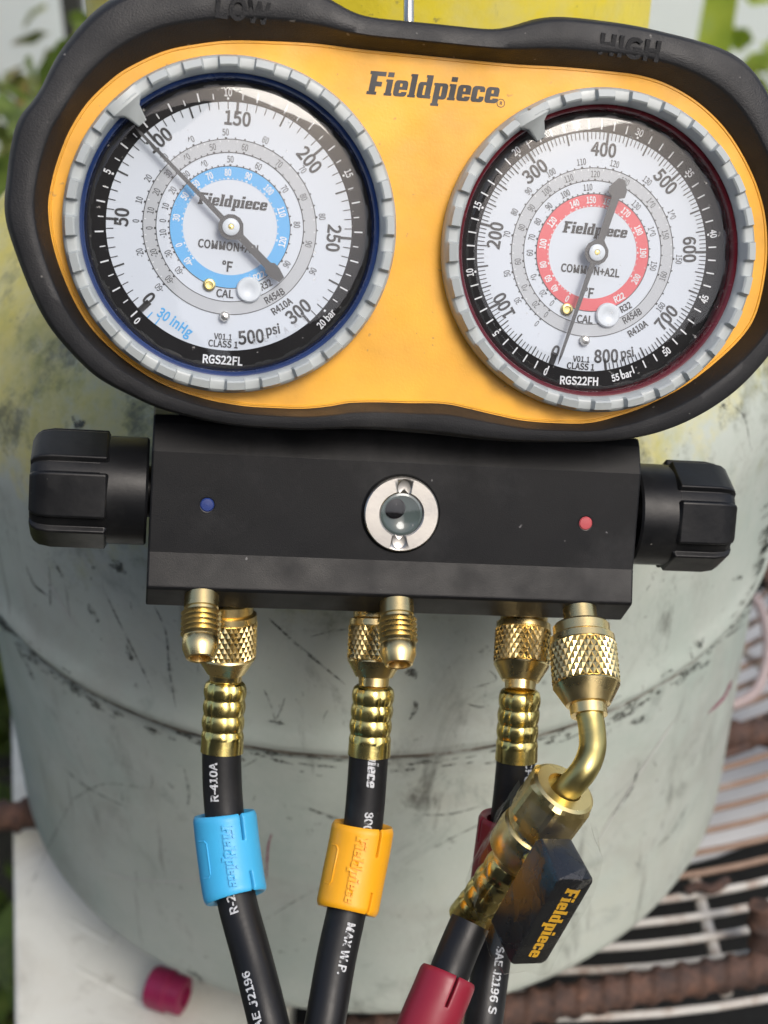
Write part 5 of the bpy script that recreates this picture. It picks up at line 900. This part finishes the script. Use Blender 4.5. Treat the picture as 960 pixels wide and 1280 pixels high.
for py, x, tx in ((974, 267, 'R-410A'), (1052, 271, 'R-404A'), (1127, 290, 'R-22'), (1252, 317, 'SAE J2196')): hprint(h1, pa1, py, x, tx, .0021, False, 1.1)
hprint(h2, pa2, 938, 466, '', .0175, True, 1, logo()); hprint(h2, pa2, 1024, 461, '800', .0021, True, 1.1); hprint(h2, pa2, 1187, 432, 'MAX W.P.', .0021, True, 1.1)
clip(h1, pa1, 1017, 1124, .0083, 'clipblue', .5)
clip(h2, pa2, 1029, 1140, .0082, 'clipyellow', .68)
# third hose: runs down behind the ball valve, loops below the frame and comes back up to the valve parked on the right front port
h3, pa3 = hose('black hose with red clips, its brass ball valve end parked on the right front port', (655, 772), None, ((650, 862, 403), (645, 950, 405)),
   [(639, 1010, 406), (630, 1080, 408), (621, 1150, 409), (613, 1210, 408), (604, 1280, 404), (594, 1370, 402), (580, 1470, 400), (555, 1550, 396), (520, 1580, 392), (490, 1540, 388), (490, 1450, 386), (505, 1360, 385), (531, 1290, 385), (553, 1238, 387), (572, 1190, 390), (588, 1153, 392)])
clip(h3, pa3, 1022, 1120, .0083, 'clipred', 5.2, False)
hprint(h3, pa3, 960, 661, 'CFC', .0021, True, 1.1); hprint(h3, pa3, 1222, 621, 'SAE J2196 S', .0021, True, 1.1)
# clip on the returning leg
class Sub(Path):
    def __init__(s, pts): Path.__init__(s, pts)
ret = Path([CP(588, 1153, 392), CP(572, 1190, 390), CP(553, 1238, 387), CP(531, 1290, 385), CP(505, 1360, 385)])
clip(h3, ret, 1218, 1325, .0074, 'clipred', .35, False)
# elbow nut on the front port, bent tube
eo = L(*(U(725, 768, -8.6) + PA*4.6)); eax = (L(*(U(725, 768, -8.6) + PA*24.6))-eo)
nut(h3, eo, eax.normalized(), 1.1, 'brass')
inv = CAMM.inverted(); ce = inv @ (eo+eax); dn = -ce.z*1000; ex, ey = 480-FPX*ce.x/ce.z, 640+FPX*ce.y/ce.z
print('elbow', ex, ey, dn)
tp = catmull([eo.lerp(eo+eax, .85), CP(ex, ey, dn), CP(740, 912, dn-2.5), CP(740, 938, dn-5), CP(729, 964, dn-7), CP(706, 990, dn-4.5), CP(696, 1002, dn-1)], 10)
rd = [.0041]*8 + [.0041-.00075*min(1, k/8) for k in range(len(tp)-8)]
mb = MB(); mb.sweep(tp, [max(.0034, r_) for r_ in rd], 24); mb.build('elbow_tube', 'patina', h3, smooth=60)
# ball valve
VD = dn-4.5
vT = CP(706, 984, VD); vdir = (CP(590, 1143, VD+24)-vT); vl = vdir.length*1000; vf = frame(vT, vdir, CAMM.to_3x3() @ Vector((1, .6, .2))) @ Matrix.Scale(.001, 4)
def hexp(r, n=6): return [(r*cos(2*pi*k/n+.3), r*sin(2*pi*k/n+.3)) for k in range(n)]
mb = MB(); rows = []
for sc_, z in ((7.5, 0), (8.3, .5), (9.3, 1.6), (9.3, 11.0), (8.6, 12.2)):
    row = []
    for k in range(48):
        th = 2*pi*k/48; loc = ((th) % (pi/3))-pi/6; hx = 8.35/cos(loc); row.append((min(hx, sc_)*cos(th), min(hx, sc_)*sin(th), z))
    rows.append(row)
mb.grid([[(4.6*cos(2*pi*k/48), 4.6*sin(2*pi*k/48), 3) for k in range(48)], [(4.6*cos(2*pi*k/48), 4.6*sin(2*pi*k/48), 0) for k in range(48)]] + rows, True, False, True, True, vf)
valve = mb.build('ball_valve', 'valve_brass', h3, smooth=9)
mb = MB(); mb.lathe([(6.8, 12), (7.9, 12.4), (7.9, 14.5), (7.2, 15), (8.3, 15.8), (8.6, 18), (8.3, 24), (6.6, 26), (5.2, 27), (5.2, 28)], 40, vf); mb.build('valve_body', 'valve_brass', valve)
ferrule(h3, vT+vdir*(27.5/vl), vT+vdir*1.04, 5.6)
# black lever
cF = CP(690, 1154, VD-9)
zc = (Vector((0, 0, CAMH))-cF).normalized(); xc = (Vector((1, 0, 0))-zc*zc.x).normalized(); yc = zc.cross(xc)
e3 = Matrix(((xc.x, yc.x, zc.x), (xc.y, yc.y, zc.y), (xc.z, yc.z, zc.z)))
u_ = (e3 @ Vector((-69, -110, -105))).normalized(); w_ = e3 @ Vector((51, 1, -34)); w_ = (w_-u_*w_.dot(u_)).normalized(); n_ = u_.cross(w_)
if (Vector((0, 0, CAMH))-cF).dot(n_) < 0: n_ = -n_
hf = Matrix(((w_.x, u_.x, n_.x, cF.x), (w_.y, u_.y, n_.y, cF.y), (w_.z, u_.z, n_.z, cF.z), (0, 0, 0, 1))) @ Matrix.Scale(.001, 4)
HW, HL, HT = 5.4, 15.2, 13.0
mb = MB(); rows = []
def rbox(a, b, r=1.6): return [(x, y) for x, y in rr(-a, -b, a, b, r, 4)]
for ins, z in ((.8, 0.0), (.25, -.3), (0, -.9), (0, -HT), (.6, -HT-.6)): rows.append([(x, y, z) for x, y in rbox(HW-ins, HL-ins)])
mb.grid(rows, True, False, True, True, hf); lever = mb.build('valve_lever', 'handle', h3, smooth=35)
mb = MB(); vs_, fs_ = logo()
sg2 = -1
mb.add([(-b*24.5*sg2, a*24.5, .06) for a, b in vs_], fs_, hf); ltr = mb.build('lever_lettering', 'goldprint', lever, smooth=0)
mb = MB(); lv = hf @ Vector((0, -4, -HT)); bv_ = vT+vdir*(20/vl); mb.sweep([lv, lv.lerp(bv_, .5), bv_], .0032, 14); mb.build('lever_stem', 'ferrule', h3)
# clear film wrapped round the valve and lever
bm = bmesh.new(); pts = []
for th in range(0, 360, 20):
    for z, r_ in ((4, 10.3), (13, 10), (24, 9.2), (34, 7.6), (40, 6.8)): pts.append(vf @ Vector((r_*cos(radians(th)), r_*sin(radians(th)), z)))
for x in (-1, 1):
    for y in (-1, -.3, .3, 1):
        for z in (1.0, -HT): pts.append(hf @ Vector((x*(HW+.9), y*(HL+1.2), z)))
pts.append(hf @ Vector((HW+1.5, -HL-5, -2))); pts.append(hf @ Vector((-HW, HL+3, 0)))
for p in pts: bm.verts.new(p)
bmesh.ops.convex_hull(bm, input=bm.verts); 
for v in [v for v in bm.verts if not v.link_faces]: bm.verts.remove(v)
bmesh.ops.triangulate(bm, faces=bm.faces)
for _ in range(2): bmesh.ops.subdivide_edges(bm, edges=[e for e in bm.edges if e.calc_length() > .006], cuts=1); bmesh.ops.triangulate(bm, faces=bm.faces)
bm.normal_update(); cc = sum((v.co for v in bm.verts), Vector())/len(bm.verts)
for v in bm.verts:
    q = noise.noise(v.co*140) + .5*noise.noise(v.co*330+Vector((3, 1, 7)))
    v.co += v.normal*(q*.0017)
top = [f for f in bm.faces if (vf.inverted() @ f.calc_center_median()).z < 5.0 and hypot(*(vf.inverted() @ f.calc_center_median()).xy) < 11]
bmesh.ops.delete(bm, geom=top, context='FACES')
mb = MB(); mb.v = [v.co.copy() for v in bm.verts]; bm.verts.index_update(); mb.f = [tuple(v.index for v in f.verts) for f in bm.faces]; bm.free()
tag(mb.build('plastic_film', 'film', smooth=8), 'clear crumpled plastic film wrapped around the brass ball valve and its black lever', 'plastic film')

# =================================================================== PLANTS
def leaf_mat(name, a, b, c_=None):
    k = N(name); oi = k.n('ShaderNodeObjectInfo'); f = k.noise(35, 3)
    col = k.ramp(f, [(.3, a), (.55, b), (.75, c_ or b)])
    k.set(col, .5); k.b.inputs['Subsurface Weight'].default_value = 0
    tl = k.n('ShaderNodeBsdfTranslucent'); k.l(col, tl.inputs[0]); mx = k.n('ShaderNodeMixShader'); mx.inputs[0].default_value = .35
    k.l(k.b.outputs[0], mx.inputs[1]); k.l(tl.outputs[0], mx.inputs[2]); k.l(mx.outputs[0], k.out.inputs[0]); return k.m
M['leaf'] = leaf_mat('green_leaf', (.06, .10, .02), (.15, .22, .04), (.26, .30, .07))
M['leaf2'] = leaf_mat('mixed_leaf', (.09, .13, .03), (.24, .26, .08), (.34, .14, .07))
M['leaf3'] = leaf_mat('lime_leaf', (.20, .30, .03), (.34, .42, .05), (.30, .40, .10))
M['stem'] = simple('stem', (.07, .055, .03), .8)
def leaf(mb, p, d, l_, w_):
    d = d.normalized(); s = d.cross(Vector((random.uniform(-1, 1), random.uniform(-1, 1), random.uniform(.2, 1)))).normalized(); n = s.cross(d)
    v = [p, p+d*l_*.35+s*w_-n*w_*.2, p+d*l_*.8+s*w_*.6, p+d*l_-n*l_*.1, p+d*l_*.8-s*w_*.6, p+d*l_*.35-s*w_-n*w_*.2, p+d*l_*.5+n*w_*.25]
    mb.add(v, [(0, 1, 6), (1, 2, 6), (2, 3, 6), (3, 4, 6), (4, 5, 6), (5, 0, 6)])
def shrub(x, y, h, rx, nl, mt, label, size=.035):
    root = empty('shrub', Matrix.Translation((x, y, 0)), label, 'shrub', 'shrubs behind the cylinder')
    st = MB(); lf = MB(); tips = []
    for k in range(14):
        a = random.uniform(0, 2*pi); rr_ = rx*sqrt(random.random())*.9; tp_ = Vector((x+rr_*cos(a), y+rr_*sin(a), h*random.uniform(.6, 1)))
        b0 = Vector((x+random.uniform(-.03, .03), y+random.uniform(-.03, .03), 0)); mid = b0.lerp(tp_, .5)+Vector((random.uniform(-.05, .05), random.uniform(-.05, .05), .05))
        P_ = catmull([b0, mid, tp_], 6); st.sweep(P_, [.006*(1-i/len(P_))+.0015 for i in range(len(P_))], 6); tips.append(P_)
    for k in range(nl):
        P_ = random.choice(tips); t_ = random.uniform(.25, 1); q = P_[min(len(P_)-1, int(t_*len(P_)))]+Vector((random.gauss(0, .05), random.gauss(0, .05), random.gauss(0, .04)))
        leaf(lf, q, Vector((random.gauss(0, 1), random.gauss(0, 1)-.4, random.gauss(.3, .7))), size*random.uniform(.6, 1.4), size*.33*random.uniform(.7, 1.3))
    st.build('stem', 'stem', root); lf.build('foliage', mt, root, smooth=0)
shrub(-.42, 1.30, .82, .27, 3600, 'leaf', 'tall green leafy shrub at the upper left beside the gauge housing', .05)
shrub(-.27, 1.62, .72, .22, 1800, 'leaf2', 'shrub with green and reddish leaves at the upper left, further back', .05)
shrub(-.50, .92, .72, .24, 1300, 'leaf', 'low dark green shrub left of the condenser', .045)
shrub(-.36, .62, .60, .15, 700, 'leaf', 'low green shrub seen in the gap at the lower left edge', .04)
shrub(.46, 1.55, .75, .13, 900, 'leaf3', 'yellow-green bush at the right edge behind the gauge housing', .045)
# strap-leaved plant at the upper right
root = empty('strap_leaf_plant', Matrix.Translation((.30, 1.32, 0)), 'lime green strap-leaved plant rising behind the right gauge', 'plant')
for k, (dx, top_, lean, wd) in enumerate(((.0, 1.12, .03, .012), (.05, .86, .10, .012), (-.05, .84, -.05, .010), (.09, .82, .14, .010), (.13, .87, .08, .009))):
    rows = []
    for i in range(13):
        t_ = i/12; c = Vector((.265+dx*t_+lean*t_*t_*.6, 1.30+.02*k-.04*t_, top_*t_)); ww = wd*(.5+1.2*t_)*(1-t_**6)+.001
        rows.append([c+Vector((-ww, 0, 0)), c+Vector((0, .004, 0)), c+Vector((ww, 0, 0))])
    MB().grid(rows, False).build('strap_leaf', 'leaf3', root)
mb = MB(); q = CP(93, 25, 1700); mb.box((q.x-.011, q.y-.011, 0), (q.x+.011, q.y+.011, 1.3)); mb.box((q.x-.014, q.y-.014, 1.3), (q.x+.014, q.y+.014, 1.31))
tag(mb.build('fence_post', simple('dark_post', (.03, .032, .03), .6)), 'thin dark post at the upper left behind the shrubs', 'post')
